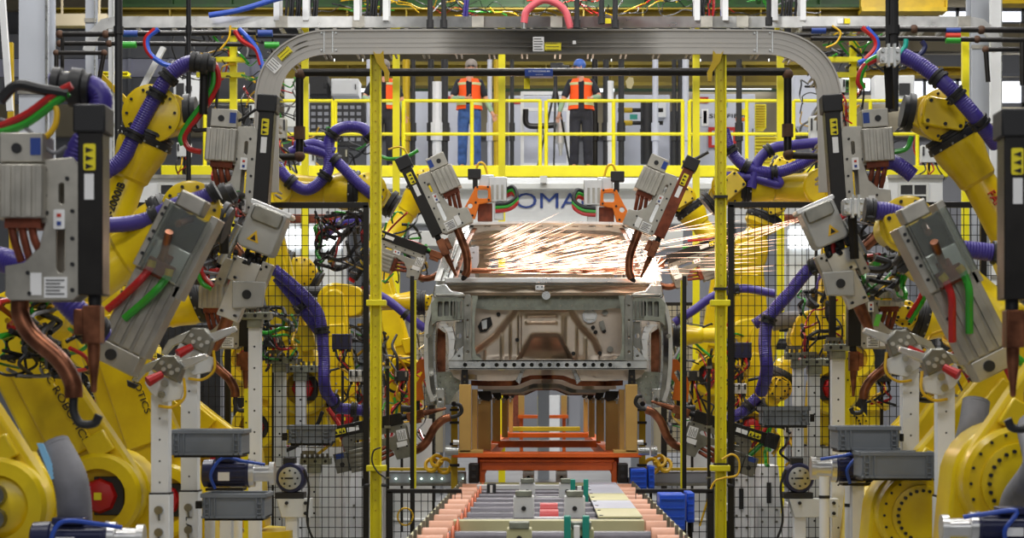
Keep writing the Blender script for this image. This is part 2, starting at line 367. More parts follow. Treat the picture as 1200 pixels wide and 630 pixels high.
mb = MB().tube([P(614, 27, d-.15), P(618, 12, d-.15), P(638, 0, d-.15), P(660, 10, d-.15), P(669, 33, d-.15)], .045, 12, 8)
o = solo(mb, 'air_hose', mat('salmon_air_hose', '#d8606a', .45), 'looping salmon red air hose standing above the far tray', 'hose'); MB().cyl(P(614, 26, d-.15), P(614, 33, d-.15), .04, .035).build('hose_fitting', 'steel', o)
for x, y0, y1, m, l in [(676, -20, 33, 'dark', 'dark hanging pipe just right of salmon hose'), (705, -20, 28, 'dark', 'dark hanging pipe with pink end right of centre'), (721, -20, 33, 'dark', 'dark hanging pipe nearest the yellow tray label'),
                        (504, -20, 33, 'dark', 'left of two dark hanging pipes over the tray'), (520, -20, 33, 'dark', 'right of two dark hanging pipes over the tray'), (901, -20, 30, 'black', 'black hanging pipe with fittings above right arch bend')]:
    solo(MB().cyl(P(x, y1, d-.2), P(x, y0, d-.2), .032, None, 10).lathe(P(x, y1, d-.2), (0, 0, 1), [(0, .045), (.1, .045)], 10), 'drop_pipe', m, l, 'pipe')
o = cable(None, [(150, 22), (245, 16), (310, 4), (340, -8)], 25.2, .035, 'bluec') if False else solo(MB().tube([P(245, 18, 24.8), P(280, 12, 24.8), (P(320, 0, 24.8)), P(350, -8, 24.8)], .035), 'cable', 'bluec', 'thick blue cable slanting up over the left of far tray', 'cable')
# overhead black pipework
def pipe(pts, d, r, label, m='satin', joints=(), jm='rust', lab2=()):
    o = thing('process_pipe', label, 'pipe', P(pts[0][0], pts[0][1], d))
    mb = MB()
    for a, b in zip(pts, pts[1:]): mb.cyl(P(*a, d), P(*b, d), r, None, 14)
    mb.build('pipe_run', m, o)
    for (x, y) in joints:
        j = MB().ball(P(x, y, d), r*1.55, 14); j.build('pipe_elbow', jm, o)
    return o
pipe([(70, 40), (118, 40), (300, 38)], 24, .032, 'upper black pipe crossing left of the arch', joints=[(70, 40), (124, 40)])
pipe([(70, 51), (120, 51), (300, 52)], 24.3, .028, 'middle black pipe crossing left of the arch', joints=[(70, 51), (128, 51)])
pipe([(66, 120), (66, 62), (122, 62), (115, 100)], 24, .026, 'black pipe loop dropping beside the left wide column', joints=[(66, 62), (122, 62)])
pipe([(73, 120), (73, 42)], 24.2, .022, 'thin black riser beside the left wide column')
pipe([(940, 34), (1060, 34), (1260, 36)], 24, .034, 'upper black pipe running off the right edge', joints=[(1071, 34), (1150, 35)])
pipe([(950, 45), (1060, 45), (1260, 48)], 24.3, .03, 'lower black pipe running off the right edge', joints=[(1145, 46)])
pipe([(1158, 96), (1155, 58), (1260, 57)], 24, .028, 'black pipe with bend in front of the right grey column', joints=[(1155, 58)])
pipe([(1198, 100), (1198, 50)], 23.8, .03, 'short vertical black pipe at right edge')
pipe([(300, 42), (620, 43), (960, 41)], 24.6, .03, 'long dark pipe glimpsed under the far tray')
for x, y, m in [(152, 38.5, 'inkblue'), (150, 51.5, 'green'), (310, 38, 'inkblue'), (318, 52, 'green'), (960, 34.5, 'inkblue'), (1118, 34.5, 'inkblue'), (1118, 46, 'green'), (1118, 41, 'inkred')]:
    a = P(x, y, 23.94)
    o = solo(MB().lathe(Vector((a.x-.085, 24, a.z)), (1, 0, 0), [(0, .04), (.17, .04)], 14), 'pipe_marker', m, '%s band marker on the black pipe %s' % ({'inkblue': 'blue', 'green': 'green', 'inkred': 'dark red'}[m], {152: 'left of the hanging cable loop, upper', 150: 'left of the hanging cable loop, lower', 310: 'just left of arch top, upper', 318: 'just left of arch top, lower', 960: 'just right of arch', 1118: 'near the right column'}[x]), 'label')
for i, (pts, m, l) in enumerate([([(186, 34), (173, 45), (175, 62), (190, 74), (203, 78)], 'bluec', 'blue cable loop hanging left of the violet hose'), ([(182, 34), (171, 45), (172, 58), (180, 68)], 'redc', 'red cable of the loop hanging left of violet hose'),
      ([(280, 34), (292, 46), (302, 60), (308, 80)], 'bluec', 'blue cable loop beside left side of the arch'), ([(275, 36), (284, 48), (300, 58), (306, 76)], 'redc', 'red cable beside left side of the arch'),
      ([(1015, 32), (1028, 48), (1024, 64), (1006, 74)], 'bluec', 'blue cable loop above the right robot'), ([(1010, 32), (1024, 44), (1026, 56), (1014, 70)], 'redc', 'red cable loop above the right robot'),
      ([(1080, 48), (1084, 55), (1078, 64), (1066, 70)], 'navy', 'dark blue cable behind the right violet hose'), ([(1062, 46), (1060, 56), (1048, 70)], 'teal', 'teal cable hanging right of the black twin pole'),
      ([(270, 30), (268, 45), (258, 58)], 'yelc', 'thin yellow cable curling at first tray post'), ([(975, 30), (985, 38), (980, 50), (968, 56)], 'yelc', 'thin yellow cable curling right of arch')]):
    solo(MB().tube([P(x, y, 23.95) for x, y in pts], .03 if i < 8 else .012, 8), 'hanging_cable', m, l, 'cable')
# ------------------------------------------------------------------ mezzanine platform with people
PF = P(0, 196, 32).z                                            # platform floor height
def X(x, d): return (x-CX)*d/F
o = thing('mezzanine_platform', 'raised mezzanine deck with yellow kick edge and white fascia behind the car body', 'platform', (0, 32, 0))
MB().wbox(X(190, 32), X(1110, 32), 32, 36.5, PF-.18, PF).build('deck', 'beam', o)
MB().wbox(X(190, 32), X(1110, 32), 31.9, 32, PF-.16, PF+.02).build('kick_edge', 'post', o, bevel=.01)
for i in range(9):
    x = X(205+i*108, 36); MB().wbox(x-.1, x+.1, 35.5, 35.7, 0, PF-.18).build('support_leg', 'beam', o)
# white fascia beam with lettering
o = thing('fascia_beam', 'long white gantry beam with large blue lettering under the platform edge', 'beam', (0, 30.6, 0))
a = P(330, 262, 31); b = P(970, 206, 31)
MB().wbox(X(330, 31), X(975, 31), 31, 31.7, P(0, 262, 31).z, P(0, 208, 31).z).build('beam_body', 'white', o, bevel=.02)
MB().wbox(X(330, 30.8), X(975, 30.8), 30.8, 31.8, P(0, 223, 31).z, P(0, 216, 31).z).build('upper_flange', 'wht2', o, bevel=.01)
MB().wbox(X(480, 30.8), X(800, 30.8), 30.7, 31.8, P(0, 290, 31).z, P(0, 272, 31).z).build('lower_flange', 'wht2', o, bevel=.01)
mb = MB()
for x in (637, 780, 520): mb.wbox(X(x-4, 30.7), X(x+4, 30.7), 30.7, 30.8, P(0, 214, 30.7).z, P(0, 206, 30.7).z)
mb.build('mounting_lugs', 'wht2', o)
text('COMAU', 'lettering', 'inkblue', o, P(641, 236, 30.98), .33, depth=.006, sx=1.32)
for sx in (335, 965):
    MB().wbox(X(sx, 31)-.12, X(sx, 31)+.12, 31.1, 31.5, 0, P(0, 262, 31).z).build('gantry_leg', 'white', o)
# railings (five bays of welded yellow pipe)
def railing(x0, x1, posts, label, d=32.05, top=118, mid=157, bot=196):
    o = thing('guard_railing', label, 'railing', P((x0+x1)/2, bot, d)); mb = MB()
    for yy in (top, mid): MB().cyl(P(x0, yy, d), P(x1, yy, d), .027, None, 10).build('rail', 'post', o)
    for x in posts: MB().cyl(P(x, bot, d), P(x, top, d), .03, None, 10).build('upright', 'post', o)
railing(240, 390, (240, 310, 390), 'yellow pipe railing bay at the left, behind the arch foot')
railing(392, 466, (393, 466), 'yellow pipe railing bay in front of the leftmost worker')
railing(473, 634, (473, 553, 633), 'yellow pipe railing bay in front of the worker in jeans')
railing(641, 801, (640, 719, 800), 'yellow pipe railing bay in front of the worker with tripod')
railing(808, 916, (808, 875, 916), 'yellow pipe railing bay before the lettered laser cabinet')
railing(930, 1075, (930, 965, 1020, 1075), 'yellow pipe railing bay right of the arch')

def cabinet(x0, y0, x1, y1, d, m, label, name='control_cabinet', dep=.6, door=2, cat='cabinet', group=None, feet=True):
    fr = Fr(d); z1 = P(0, y1, d).z
    o = thing(name, label, cat, P((x0+x1)/2, y1, d), group)
    MB().rect(fr, x0, y0, x1, y1, 0, dep).build('housing', m, o, bevel=.012)
    w_ = (x1-x0)/door
    for i in range(door):
        dr = MB().rect(fr, x0+w_*i+1, y0+1.5, x0+w_*(i+1)-1, y1-1.5, -.02, 0).build('door', m, o, bevel=.006)
        xx = x0+w_*(i+1)-3.2 if i == 0 else x0+w_*i+3.2
        MB().rect(fr, xx-.5, (y0+y1)/2-3, xx+.5, (y0+y1)/2+3, -.05, -.02).build('handle', 'dark', dr)
    return o
D = 35.5
c = cabinet(486, 107, 562, 198, D, 'cab', 'grey control cabinet behind the worker in jeans', door=2)
MB().rect(Fr(D), 524, 113, 540, 120, -.04, -.02).build('name_plate', 'red', c)
c = cabinet(596, 112, 670, 198, D, 'cab', 'grey cabinet behind the white pipe frame', door=2)
MB().rect(Fr(D), 600, 116, 612, 122, -.04, -.02).build('name_plate', 'red', c)
c = cabinet(722, 111, 785, 198, D, 'cab', 'grey cabinet carrying the thick dark pipe right of centre', door=2)
for y in (129, 144): MB().cyl(P(724, y, 34.6), P(777, y, 34.6), .035).build('feed_pipe', 'satin', c); MB().cyl(P(727, y, 34.6), P(741, y, 34.6), .045).build('brass_valve', 'ydark', c)
MB().cyl(P(759, 192, 34.5), P(759, 118, 34.5), .12, None, 18).build('vertical_duct', 'black', c)
MB().rect(Fr(34.6), 738, 134, 747, 140, -.02, 0).build('pipe_label', 'teal', c)
MB().rect(Fr(D), 766, 120, 780, 138, -.12, -.02).build('switch_box', 'white', c)
c = cabinet(817, 110, 885, 198, D, 'cab', 'grey laser cabinet with dark lettering behind the right yellow post', door=1)
text('LASER FIBER', 'lettering', 'ink', c, P(848, 136, D-.03), .1, sx=1.65, depth=.004)
for x0, y0, x1, y1, m, n in [(822, 128, 830, 148, 'paper', 'switch_plate'), (824, 130, 828, 145, 'dark', 'rocker_switch'), (846, 121, 852, 126, 'teal', 'green_sticker'), (866, 128, 874, 135, 'ylab', 'yellow_sticker'), (862, 138, 873, 142, 'orange', 'warning_sticker'), (819, 114, 830, 121, 'red', 'name_plate')]:
    MB().rect(Fr(D), x0, y0, x1, y1, -.045, -.022).build(n, m, c)
mb = MB(); fr = Fr(D-.05)
mb.prism(fr, [(830, 149), (863, 149), (863, 173), (830, 173)], -.03, 0, [[(834, 153), (859, 153), (859, 170), (834, 170)]]); mb.build('window_frame', 'red', c)
MB().rect(fr, 834, 153, 859, 170, -.01, 0).build('display_window', 'pale', c)
for i, (x0, y0, x1, y1) in enumerate([(884, 122, 898, 150), (884, 160, 911, 196)]):
    c = solo(MB().rect(Fr(D), x0, y0, x1, y1, 0, .5), 'louvred_cabinet', 'post', ['small upper', 'larger lower'][i]+' yellow louvred cabinet beside the laser cabinet', 'cabinet', bevel=.01)
    mb = MB()
    for q in range(9): yy = y0+2+(y1-y0-4)*q/8; mb.rect(Fr(D), x0+1.5, yy-.5, x1-1.5, yy+.5, -.03, 0)
    mb.build('louvres', 'ydark', c)
cabinet(930, 88, 962, 150, 35, 'cab', 'pale cabinet with small dark window right of the arch', door=1)
c = cabinet(1025, 88, 1072, 118, 34, 'white', 'white control box above the right robot wrist', door=2, dep=.4)
MB().rect(Fr(34), 1053, 98, 1066, 112, -.06, -.02).build('screen', 'dark', c)
c = cabinet(203, 88, 240, 120, 34, 'white', 'white control box right of the left violet hose', door=2, dep=.4)
MB().rect(Fr(34), 207, 98, 216, 114, -.06, -.02).build('screen', 'dark', c)
cabinet(333, 92, 358, 150, 34, 'wht2', 'pale instrument cabinet just inside the arch on the left', door=1)
c = cabinet(362, 120, 428, 172, D, 'dark', 'dark grey equipment rack behind left railing', name='equipment_rack', door=2)
mb = MB()
for q in range(6):
    for p in range(8): mb.rect(Fr(D), 365+p*7.6, 124+q*7.5, 370+p*7.6, 128+q*7.5, -.04, -.02)
mb.build('modules', 'wallg', c)
for i, (x0, y0, x1, y1) in enumerate([(362, 88, 384, 112), (388, 92, 420, 112), (786, 130, 806, 196), (240, 122, 300, 150)]):
    cabinet(x0, y0, x1, y1, 36.2, 'dark' if i != 1 else 'white', ['navy black box above the rack at left', 'white box above the rack at left', 'dark narrow cabinet between the railing bays', 'dark box behind the upper left gun'][i], door=1)
# bright strip light fitting seen through
for i, (x0, x1, y0, y1) in enumerate([(388, 428, 98, 106), (818, 905, 96, 103), (690, 720, 102, 106)]):
    solo(MB().rect(Fr(39), x0, y0, x1, y1, 0, .2).rect(Fr(39), x0+3, 68, x0+3.6, y0, .08, .12).rect(Fr(39), x1-3.6, 68, x1-3, y0, .08, .12), 'strip_light', 'lamp', ['lit strip light behind the leftmost worker', 'long lit strip light above the laser cabinet', 'short lit strip light right of the tripod worker'][i], 'lamp')
# mesh screen behind people
def wire_panel(parent, x0, y0, x1, y1, d, px, py, r, m, name='mesh_panel'):
    a = P(x0, y1, d); b = P(x1, y0, d); x0, x1 = sorted((a.x, b.x)); mb = MB(); n = max(1, round((x1-x0)/px)); k = max(1, round((b.z-a.z)/py))
    for i in range(n+1): x = x0+(x1-x0)*i/n; mb.add([(x-r, d-r, a.z), (x+r, d-r, a.z), (x+r, d+r, a.z), (x-r, d+r, a.z), (x-r, d-r, b.z), (x+r, d-r, b.z), (x+r, d+r, b.z), (x-r, d+r, b.z)], [(0, 1, 5, 4), (1, 2, 6, 5), (2, 3, 7, 6), (3, 0, 4, 7)])
    for i in range(k+1): z = a.z+(b.z-a.z)*i/k; mb.add([(x0, d-3*r, z-r), (x0, d-r, z-r), (x0, d-r, z+r), (x0, d-3*r, z+r), (x1, d-3*r, z-r), (x1, d-r, z-r), (x1, d-r, z+r), (x1, d-3*r, z+r)], [(0, 1, 5, 4), (1, 2, 6, 5), (2, 3, 7, 6), (3, 0, 4, 7)])
    return mb.build(name, m, parent, flat=True)
# pipes and uprights behind the workers
for i, (x, w_, m) in enumerate([(505, .05, 'dark'), (512, .09, 'white'), (521, .06, 'dark'), (582, .05, 'ydark'), (600, .035, 'dark'), (710, .05, 'dark'), (715, .06, 'white'), (728, .05, 'dark'), (790, .04, 'dark'), (797, .04, 'dark'), (803, .06, 'cab'), (574, .04, 'cab'), (433, .05, 'cab'), (476, .06, 'ydark'), (484, .04, 'dark'), (845, .06, 'ydark'), (866, .05, 'dark'), (768, .05, 'cab'), (697, .05, 'satin')]):
    top = {512: 96, 715: 95}.get(x, 70); a = P(x, 196, 34.2); mb = MB().cyl(a, P(x, top, 34.2), w_, None, 10)
    mb.lathe(P(x, 165, 34.2), (0, 0, 1), [(0, w_*1.4), (.3, w_*1.4)], 10)
    col = {'dark': 'dark', 'white': 'white', 'ydark': 'ochre', 'cab': 'grey', 'satin': 'black'}[m]
    wh = {505: 'at left of cabinet behind worker in jeans', 512: 'between two dark ones left of worker in jeans', 521: 'touching elbow of the worker in jeans', 582: 'just right of the worker in jeans', 600: 'left of the white pipe frame', 710: 'right of the worker with tripod', 715: 'paired with dark one right of tripod worker', 728: 'at left edge of cabinet with thick dark pipe', 790: 'first behind the gap between railing bays', 797: 'second behind the gap between railing bays', 803: 'left of the laser cabinet', 574: 'right of jeans worker shoulder', 433: 'left of the leftmost worker', 476: 'right of the leftmost worker', 484: 'beside ochre one right of leftmost worker', 845: 'behind the laser cabinet top', 866: 'over the right of laser cabinet', 768: 'behind thick dark pipe', 697: 'right behind the tripod worker'}[x]
    solo(mb, 'vertical_pipe', m, '%s upright pipe %s' % (col, wh), 'pipe')
# white pipe frame with filter
o = thing('filter_frame', 'white square-tube frame holding a filter left of the tripod worker', 'frame', P(637, 196, 34.6))
mb = MB(); fr = Fr(34.6)
mb.prism(fr, [(610, 107), (668, 107), (668, 196), (610, 196)], 0, .06, [[(614, 111), (664, 111), (664, 126), (614, 126)], [(614, 130), (664, 130), (664, 191), (614, 191)]]); mb.build('frame', 'white', o)
MB().cyl(P(657, 143, 34.4), P(657, 168, 34.4), .085, None, 16).lathe(P(657, 168, 34.4), (0, 0, -1), [(0, .06), (.15, .03), (.2, .03)], 12).build('filter_bowl', 'aluw', o)
MB().tube([P(616, 128, 34.4), P(617, 145, 34.4), P(630, 148, 34.4), P(655, 146, 34.4)], .05).build('pipework', 'satin', o)
# hanging tag and sign on the black pipe
o = thing('pipe_gantry', 'black pipe portal with rusty elbows framing the workers under the arch', 'pipe', P(352, 183, 16))
d = 16
for n, a, b in [('top_pipe', (351, 85), (925, 84)), ('left_drop', (351, 88), (351, 180)), ('right_drop', (923, 88), (923, 178)), ('left_foot_pipe', (350, 184), (306, 184)), ('right_foot_pipe', (924, 182), (972, 183))]:
    MB().cyl(P(*a, d), P(*b, d), .031 if 'foot' not in n else .028, None, 16).build(n, 'satin', o)
for x, y in [(352, 87), (351, 183), (923, 87), (924, 181)]:
    MB().ball(P(x, y, d), .045, 16).build('pipe_elbow', 'rust', o)
for x, y in [(351, 156), (923, 153)]: MB().lathe(P(x, y, d)-Vector((0, 0, .05)), (0, 0, 1), [(0, .034), (0, .045), (.1, .045), (.1, .034)], 16).build('union_joint', 'rust', o)
MB().cyl(P(300, 184, 16), P(306, 184, 16), .05).build('wall_flange', 'rust', o); MB().cyl(P(972, 183, 16), P(978, 183, 16), .05).build('wall_flange', 'rust', o)
s_ = solo(MB().rect(Fr(15.9), 615, 81, 648, 90, -.03, .07), 'pipe_sign', 'inkblue', 'dark blue marker sign with white print on the top black pipe', 'sign', bevel=.003)
text('DC PROCESSING AIR', 'print', 'paper', s_, P(632, 83.5, 15.86), .018, depth=.001); text('> > > >', 'print', 'paper', s_, P(632, 87.5, 15.86), .018, depth=.001)
s_ = solo(MB().rect(Fr(15.96), 614, 92, 621, 104, 0, .015).rect(Fr(15.96), 616.5, 84, 618.5, 92, 0, .01), 'hang_tag', 'ylab', 'yellow tag hanging under blue marker sign', 'tag')
s_ = solo(MB().prism(Fr(15.9), [(733, 95), (737, 90), (742, 91), (743, 97), (740, 104), (735, 103)], 0, .01), 'paper_tag', mat('buff_card', '#d8cca0', .7), 'buff card tag hanging on a wire from the top black pipe', 'tag'); MB().cyl(P(738, 92, 15.95), P(738, 83, 15.96), .002).build('wire', 'black', s_)
# ------------------------------------------------------------------ workers
def skin_mesh(name, nodes, edges, m, parent=None, sub=1, origin=None):
    me = bpy.data.meshes.new(name); o0 = Vector(origin or parent['_o'])
    me.from_pydata([Vector(n[:3])-o0 for n in nodes], edges, [])
    t = bpy.data.objects.new('t', me); COL.objects.link(t)
    sk = t.modifiers.new('s', 'SKIN'); sk.use_smooth_shade = True
    for i, n in enumerate(nodes):
        sv = me.skin_vertices[0].data[i]; sv.radius = (n[3], n[4] if len(n) > 4 else n[3]); sv.use_root = i == 0
    ss = t.modifiers.new('u', 'SUBSURF'); ss.levels = ss.render_levels = sub
    dg = bpy.context.evaluated_depsgraph_get(); dg.update(); nm = bpy.data.meshes.new_from_object(t.evaluated_get(dg)); bpy.data.objects.remove(t)
    nm.name = name; nm.materials.clear(); nm.materials.append(M[m]); nm.shade_smooth()
    o = bpy.data.objects.new(name, nm); COL.objects.link(o)
    if parent is not None: o.parent = parent
    else: o.location = o0
    o['_o'] = tuple(o0); return o
def worker(x, label, pants, hx=0, face=0, arms=None, d=32.6, lean=0, glove='sleeve', hatcol=None, h=1.76):
    """standing person; arms = two lists (shoulder side -1/+1) of elbow and hand offsets in metres; face = yaw of the head, radians"""
    bx = X(x, d); z0 = PF; k = h/1.76
    q = lambda px, py, pz: (bx+px*k+lean*max(0, pz-.9), d+py*k, z0+pz*k)
    N = []; E = []
    def n(p, r, r2=None, par=None): N.append((*q(*p), r*k, (r2 or r)*k)); i = len(N)-1; (par is not None) and E.append((par, i)); return i
    pel = n((0, 0, .95), .13, .1); ws = n((0, 0, 1.1), .125, .095, pel); ch = n((0, 0, 1.32), .155, .105, ws); nb = n((0, 0, 1.47), .06, .055, ch)
    nk = n((hx*.4, -.01, 1.53), .052, .052, nb); hd = n((hx, -.025, 1.62), .078, .092, nk); n((hx, -.02, 1.705), .07, .085, hd)
    hands = []
    for s, (el, ha) in zip((-1, 1), arms):
        sh = n((s*.17, 0, 1.41), .06, .06, ch); e = n((s*.17+el[0], el[1], 1.41+el[2]), .042, .042, sh); w_ = n((e_ := s*.17+ha[0], ha[1], 1.41+ha[2]), .026, .026, e)
        dv = Vector((ha[0]-el[0], ha[1]-el[1], ha[2]-el[2])).normalized(); sd = Vector((0, -1, 0)).cross(dv); sd = sd.normalized() if sd.length > .1 else Vector((1, 0, 0))
        pc = Vector((e_, ha[1], 1.41+ha[2]))+dv*.05; p_ = n(tuple(pc), .032, .018, w_); hands.append(tuple(pc))
        for f, (off, L) in enumerate([(-.028, .065), (-.009, .08), (.01, .075), (.028, .06)]):
            b = pc+dv*.045+sd*off; i1 = n(tuple(b), .0085, None, p_); n(tuple(b+dv*L*.6+Vector((0, 0, -.02))), .0075, None, i1)
        tb = n(tuple(pc+sd*.045+dv*.005), .01, None, p_); n(tuple(pc+sd*.065+dv*.04), .009, None, tb)
    for s in (-1, 1):
        hp = n((s*.09, 0, .88), .095, .095, pel); kn = n((s*.1, -.02, .5), .06, .06, hp); an = n((s*.11, 0, .1), .042, .042, kn); n((s*.12, -.13, .045), .035, .03, an)
    o = tag(skin_mesh('person', N, E, 'skin', origin=q(0, 0, 0), sub=2), label, 'person', 'workers on the platform')
    L = []; e = [(0, 1)]
    L = [(*q(0, 0, 1.14), .17*k, .145*k), (*q(0, 0, 1.0), .17*k, .15*k)]
    for s in (-1, 1):
        i = len(L); L += [(*q(s*.09, 0, .84), .112*k, .112*k), (*q(s*.105, -.02, .5), .082*k, .085*k), (*q(s*.115, 0, .05), .075*k, .08*k)]; e += [(1, i), (i, i+1), (i+1, i+2)]
    skin_mesh('trousers', L, e, pants, o, 2)
    L = [(*q(0, 0, .92), .17*k, .14*k), (*q(0, 0, 1.2), .16*k, .125*k), (*q(0, 0, 1.38), .175*k, .12*k), (*q(0, 0, 1.47), .08*k, .075*k)]; e = [(0, 1), (1, 2), (2, 3)]
    for s, (el, ha) in zip((-1, 1), arms): i = len(L); L += [(*q(s*.17, 0, 1.41), .075*k, .075*k), (*q(s*.17+el[0]*.9, el[1]*.9, 1.41+el[2]*.9), .06*k, .06*k)]; e += [(2, i), (i, i+1)]
    skin_mesh('shirt', L, e, 'shirt', o, 2)
    for s, (el, ha) in zip((-1, 1), arms):
        mid = lambda t: q(s*.17+el[0]+(ha[0]-el[0])*t, el[1]+(ha[1]-el[1])*t, 1.41+el[2]+(ha[2]-el[2])*t)
        skin_mesh('sleeve_guard', [(*mid(0), .052*k, .052*k), (*mid(.5), .045*k, .045*k), (*mid(.97), .036*k, .036*k)], [(0, 1), (1, 2)], glove, o, 1)
    # vest: open-front shell with reflective bands
    for m, z0_, z1_, off in (('vest', .98, 1.47, .0), ('stripe', 1.04, 1.09, .006), ('stripe', 1.36, 1.40, .006)):
        mb = MB(); n_ = 22; rows = 7
        for out in (1, 0):
            for j in range(rows+1):
                z = z0_+(z1_-z0_)*j/rows; sh = 1 if z < 1.4 else max(.5, 1-(z-1.4)*5)
                for i in range(n_+1):
                    a = math.radians(-90+14+(332)*i/n_); g = .012*out+off*(1 if out else 1)
                    r1 = (.19+.02*math.sin(z*9))*sh+g; r2 = .155*sh+g
                    mb.v.append(Vector(q(math.cos(a)*r1, math.sin(a)*r2, z)))
        w_ = n_+1; O2 = (rows+1)*w_
        for j in range(rows):
            for i in range(n_):
                f_ = (j*w_+i, j*w_+i+1, (j+1)*w_+i+1, (j+1)*w_+i); mb.f.append(f_); mb.f.append(tuple(O2+t for t in reversed(f_))); mb.m += [0, 0]
        for i in range(n_): mb.f += [(i, i+1, O2+i+1, O2+i), (rows*w_+i, rows*w_+i+1, O2+rows*w_+i+1, O2+rows*w_+i)]; mb.m += [0, 0]
        for j in range(rows):
            for c_ in (0, n_): mb.f.append((j*w_+c_, (j+1)*w_+c_, O2+(j+1)*w_+c_, O2+j*w_+c_)); mb.m.append(0)
        mb.build('safety_vest' if m == 'vest' else 'reflective_band', m, o)
    hc = Vector(q(hx, -.02, 1.665)); fy = Vector((math.sin(face), -math.cos(face), 0)); fs = Vector((math.cos(face), math.sin(face), 0))
    MB().ball(hc+Vector((0, 0, .03))-fy*.018, .1*k, 14, (1, 1.08, .98)).build('hair' if not hatcol else 'bump_cap', hatcol or 'hair', o)
    f_ = MB().ball(hc+fy*.1+Vector((0, 0, -.03)), .016*k, 8, (1, 1, 1.5))
    for s in (-1, 1): f_.ball(hc+fs*s*.088+Vector((0, 0, -.025)), .022*k, 8, (.5, 1, 1.4))
    f_.build('nose_and_ears', 'skin', o)
    g = MB()
    for s in (-1, 1): g.ball(hc+fy*.088+fs*s*.033+Vector((0, 0, .0)), .024*k, 8, (1, .5, .7))
    g.tube([hc+fs*.09, hc+fy*.1+fs*.03, hc+fy*.1-fs*.03, hc-fs*.09], .005, 6, 3); g.build('safety_glasses', 'dark', o)
    MB().tube([hc+fy*.1+fs*t+Vector((0, 0, -.068+abs(t)*.15)) for t in (-.022, 0, .022)], .004, 6, 3).build('lips', 'rcop', o)
    for s in (-1, 1):
        b = MB().ball(q(s*.115, -.06, .045), .06*k, 12, (.85, 1.9, .75)).ball(q(s*.115, 0, .09), .058*k, 12, (.9, .95, 1.1)); b.build('work_boot', 'black', o)
    return o
worker(450, 'person in an orange vest and dark trousers behind the left yellow post', 'trous', arms=(((-.14, -.05, -.24), (-.02, -.42, -.34)), ((.12, 0, -.28), (.16, -.1, -.52))))
worker(550, 'person in blue jeans and orange vest leaning on the railing', 'jeans', hx=.03, arms=(((-.10, -.12, -.27), (.14, -.38, -.30)), ((.10, 0, -.28), (.20, -.12, -.50))))
worker(681, 'person in dark trousers and orange vest standing beside a camera tripod', 'trous', hx=-.04, face=-1.1, hatcol='cap', arms=(((-.12, -.05, -.28), (-.18, -.1, -.50)), ((.12, -.12, -.24), (-.02, -.42, -.30))))
o = thing('camera_tripod', 'black tripod with camera standing left of the worker in dark trousers', 'tripod', P(651, 196, 32.4))
for x, dy in ((630, -.25), (649, -.45), (668, .1)): MB().cyl(P(651, 100, 32.6), P(x, 195.5, 32.6+dy), .02, .014, 8).build('leg', 'black', o)
MB().cyl(P(651, 120, 32.6), P(651, 85, 32.6), .03).build('centre_column', 'black', o)
MB().rect(Fr(32.6), 645, 74, 660, 84, -.08, .08).build('camera_body', 'black', o, bevel=.01); MB().cyl(P(655, 79, 32.5), P(667, 80, 32.4), .045).build('lens', 'dark', o)
# ------------------------------------------------------------------ near cable-tray arch and its yellow posts
def sweep(mb, pts, a, b, flip=0):
    a = Vector(a)/2; b = Vector(b)/2; pts = [Vector(p) for p in pts]; o = len(mb.v)
    for p in pts: mb.v += [p-a-b, p+a-b, p+a+b, p-a+b]
    n = len(pts)
    for i in range(n-1):
        for k in range(4): mb.f.append((o+i*4+k, o+i*4+(k+1) % 4, o+(i+1)*4+(k+1) % 4, o+(i+1)*4+k)); mb.m.append(mb.cur)
    mb.f += [(o, o+1, o+2, o+3), tuple(o+(n-1)*4+k for k in (3, 2, 1, 0))]; mb.m += [mb.cur]*2
    return mb
d = 15
o = thing('arched_cable_tray', 'big near cable tray bent into an arch of brushed metal over the car body', 'cable tray', P(642, 62, d))
mid = [(312, 225), (312, 150), (313, 110)]+[(384-70*math.cos(t), 110-61*math.sin(t)) for t in [math.radians(a) for a in range(8, 90, 8)]]+[(384, 49), (500, 48.5), (640, 48.5), (780, 48.5), (896, 49)]
mid += [(899+72*math.sin(t), 110-61*math.cos(t)) for t in [math.radians(a) for a in range(2, 84, 8)]]+[(972, 110), (973, 150), (974, 225)]
strip(m1 := MB(), mid, 14, d, .012); fr_ = m1.build('front_rail', 'tray', o)
strip(m1 := MB(), mid, 14, d+.31, .012); m1.build('rear_rail', 'tray', o)
def offs(path, o_):
    r = []
    for i in range(len(path)):
        a = path[max(i-1, 0)]; b = path[min(i+1, len(path)-1)]; L = math.hypot(b[0]-a[0], b[1]-a[1]); r.append((path[i][0]-(b[1]-a[1])/L*o_, path[i][1]+(b[0]-a[0])/L*o_))
    return r
for off in (-13.6, -5, 1, 6, 13.6):     # lips and raised lines pressed along the rail
    strip(m1 := MB(), offs(mid, off), .7 if abs(off) < 10 else 1.0, d-(.004 if abs(off) < 10 else .02), .02 if abs(off) > 10 else .004); m1.build('pressed_line', 'tray', fr_)
strip(m1 := MB(), offs(mid, -13.4), .5, d, .31); m1.build('tray_cover', 'satin', o)
L = 0; m1 = MB(); inn = offs(mid, 12.5)
for a, b in zip(inn, inn[1:]):
    seg = math.hypot(b[0]-a[0], b[1]-a[1]); t = (39-L % 39) % 39
    while t < seg:
        x, y = a[0]+(b[0]-a[0])*t/seg, a[1]+(b[1]-a[1])*t/seg; ux, uy = (b[0]-a[0])/seg, (b[1]-a[1])/seg
        for q in (-3, 3): m1.prism(Fr(d), [(x+ux*(q-1), y+uy*(q-1)), (x+ux*(q+1), y+uy*(q+1)), (x+ux*(q+1)+uy*3, y+uy*(q+1)-ux*3), (x+ux*(q-1)+uy*3, y+uy*(q-1)-ux*3)], .01, .31)
        t += 39
    L += seg
m1.build('rungs', 'tray', o)
m1 = MB()
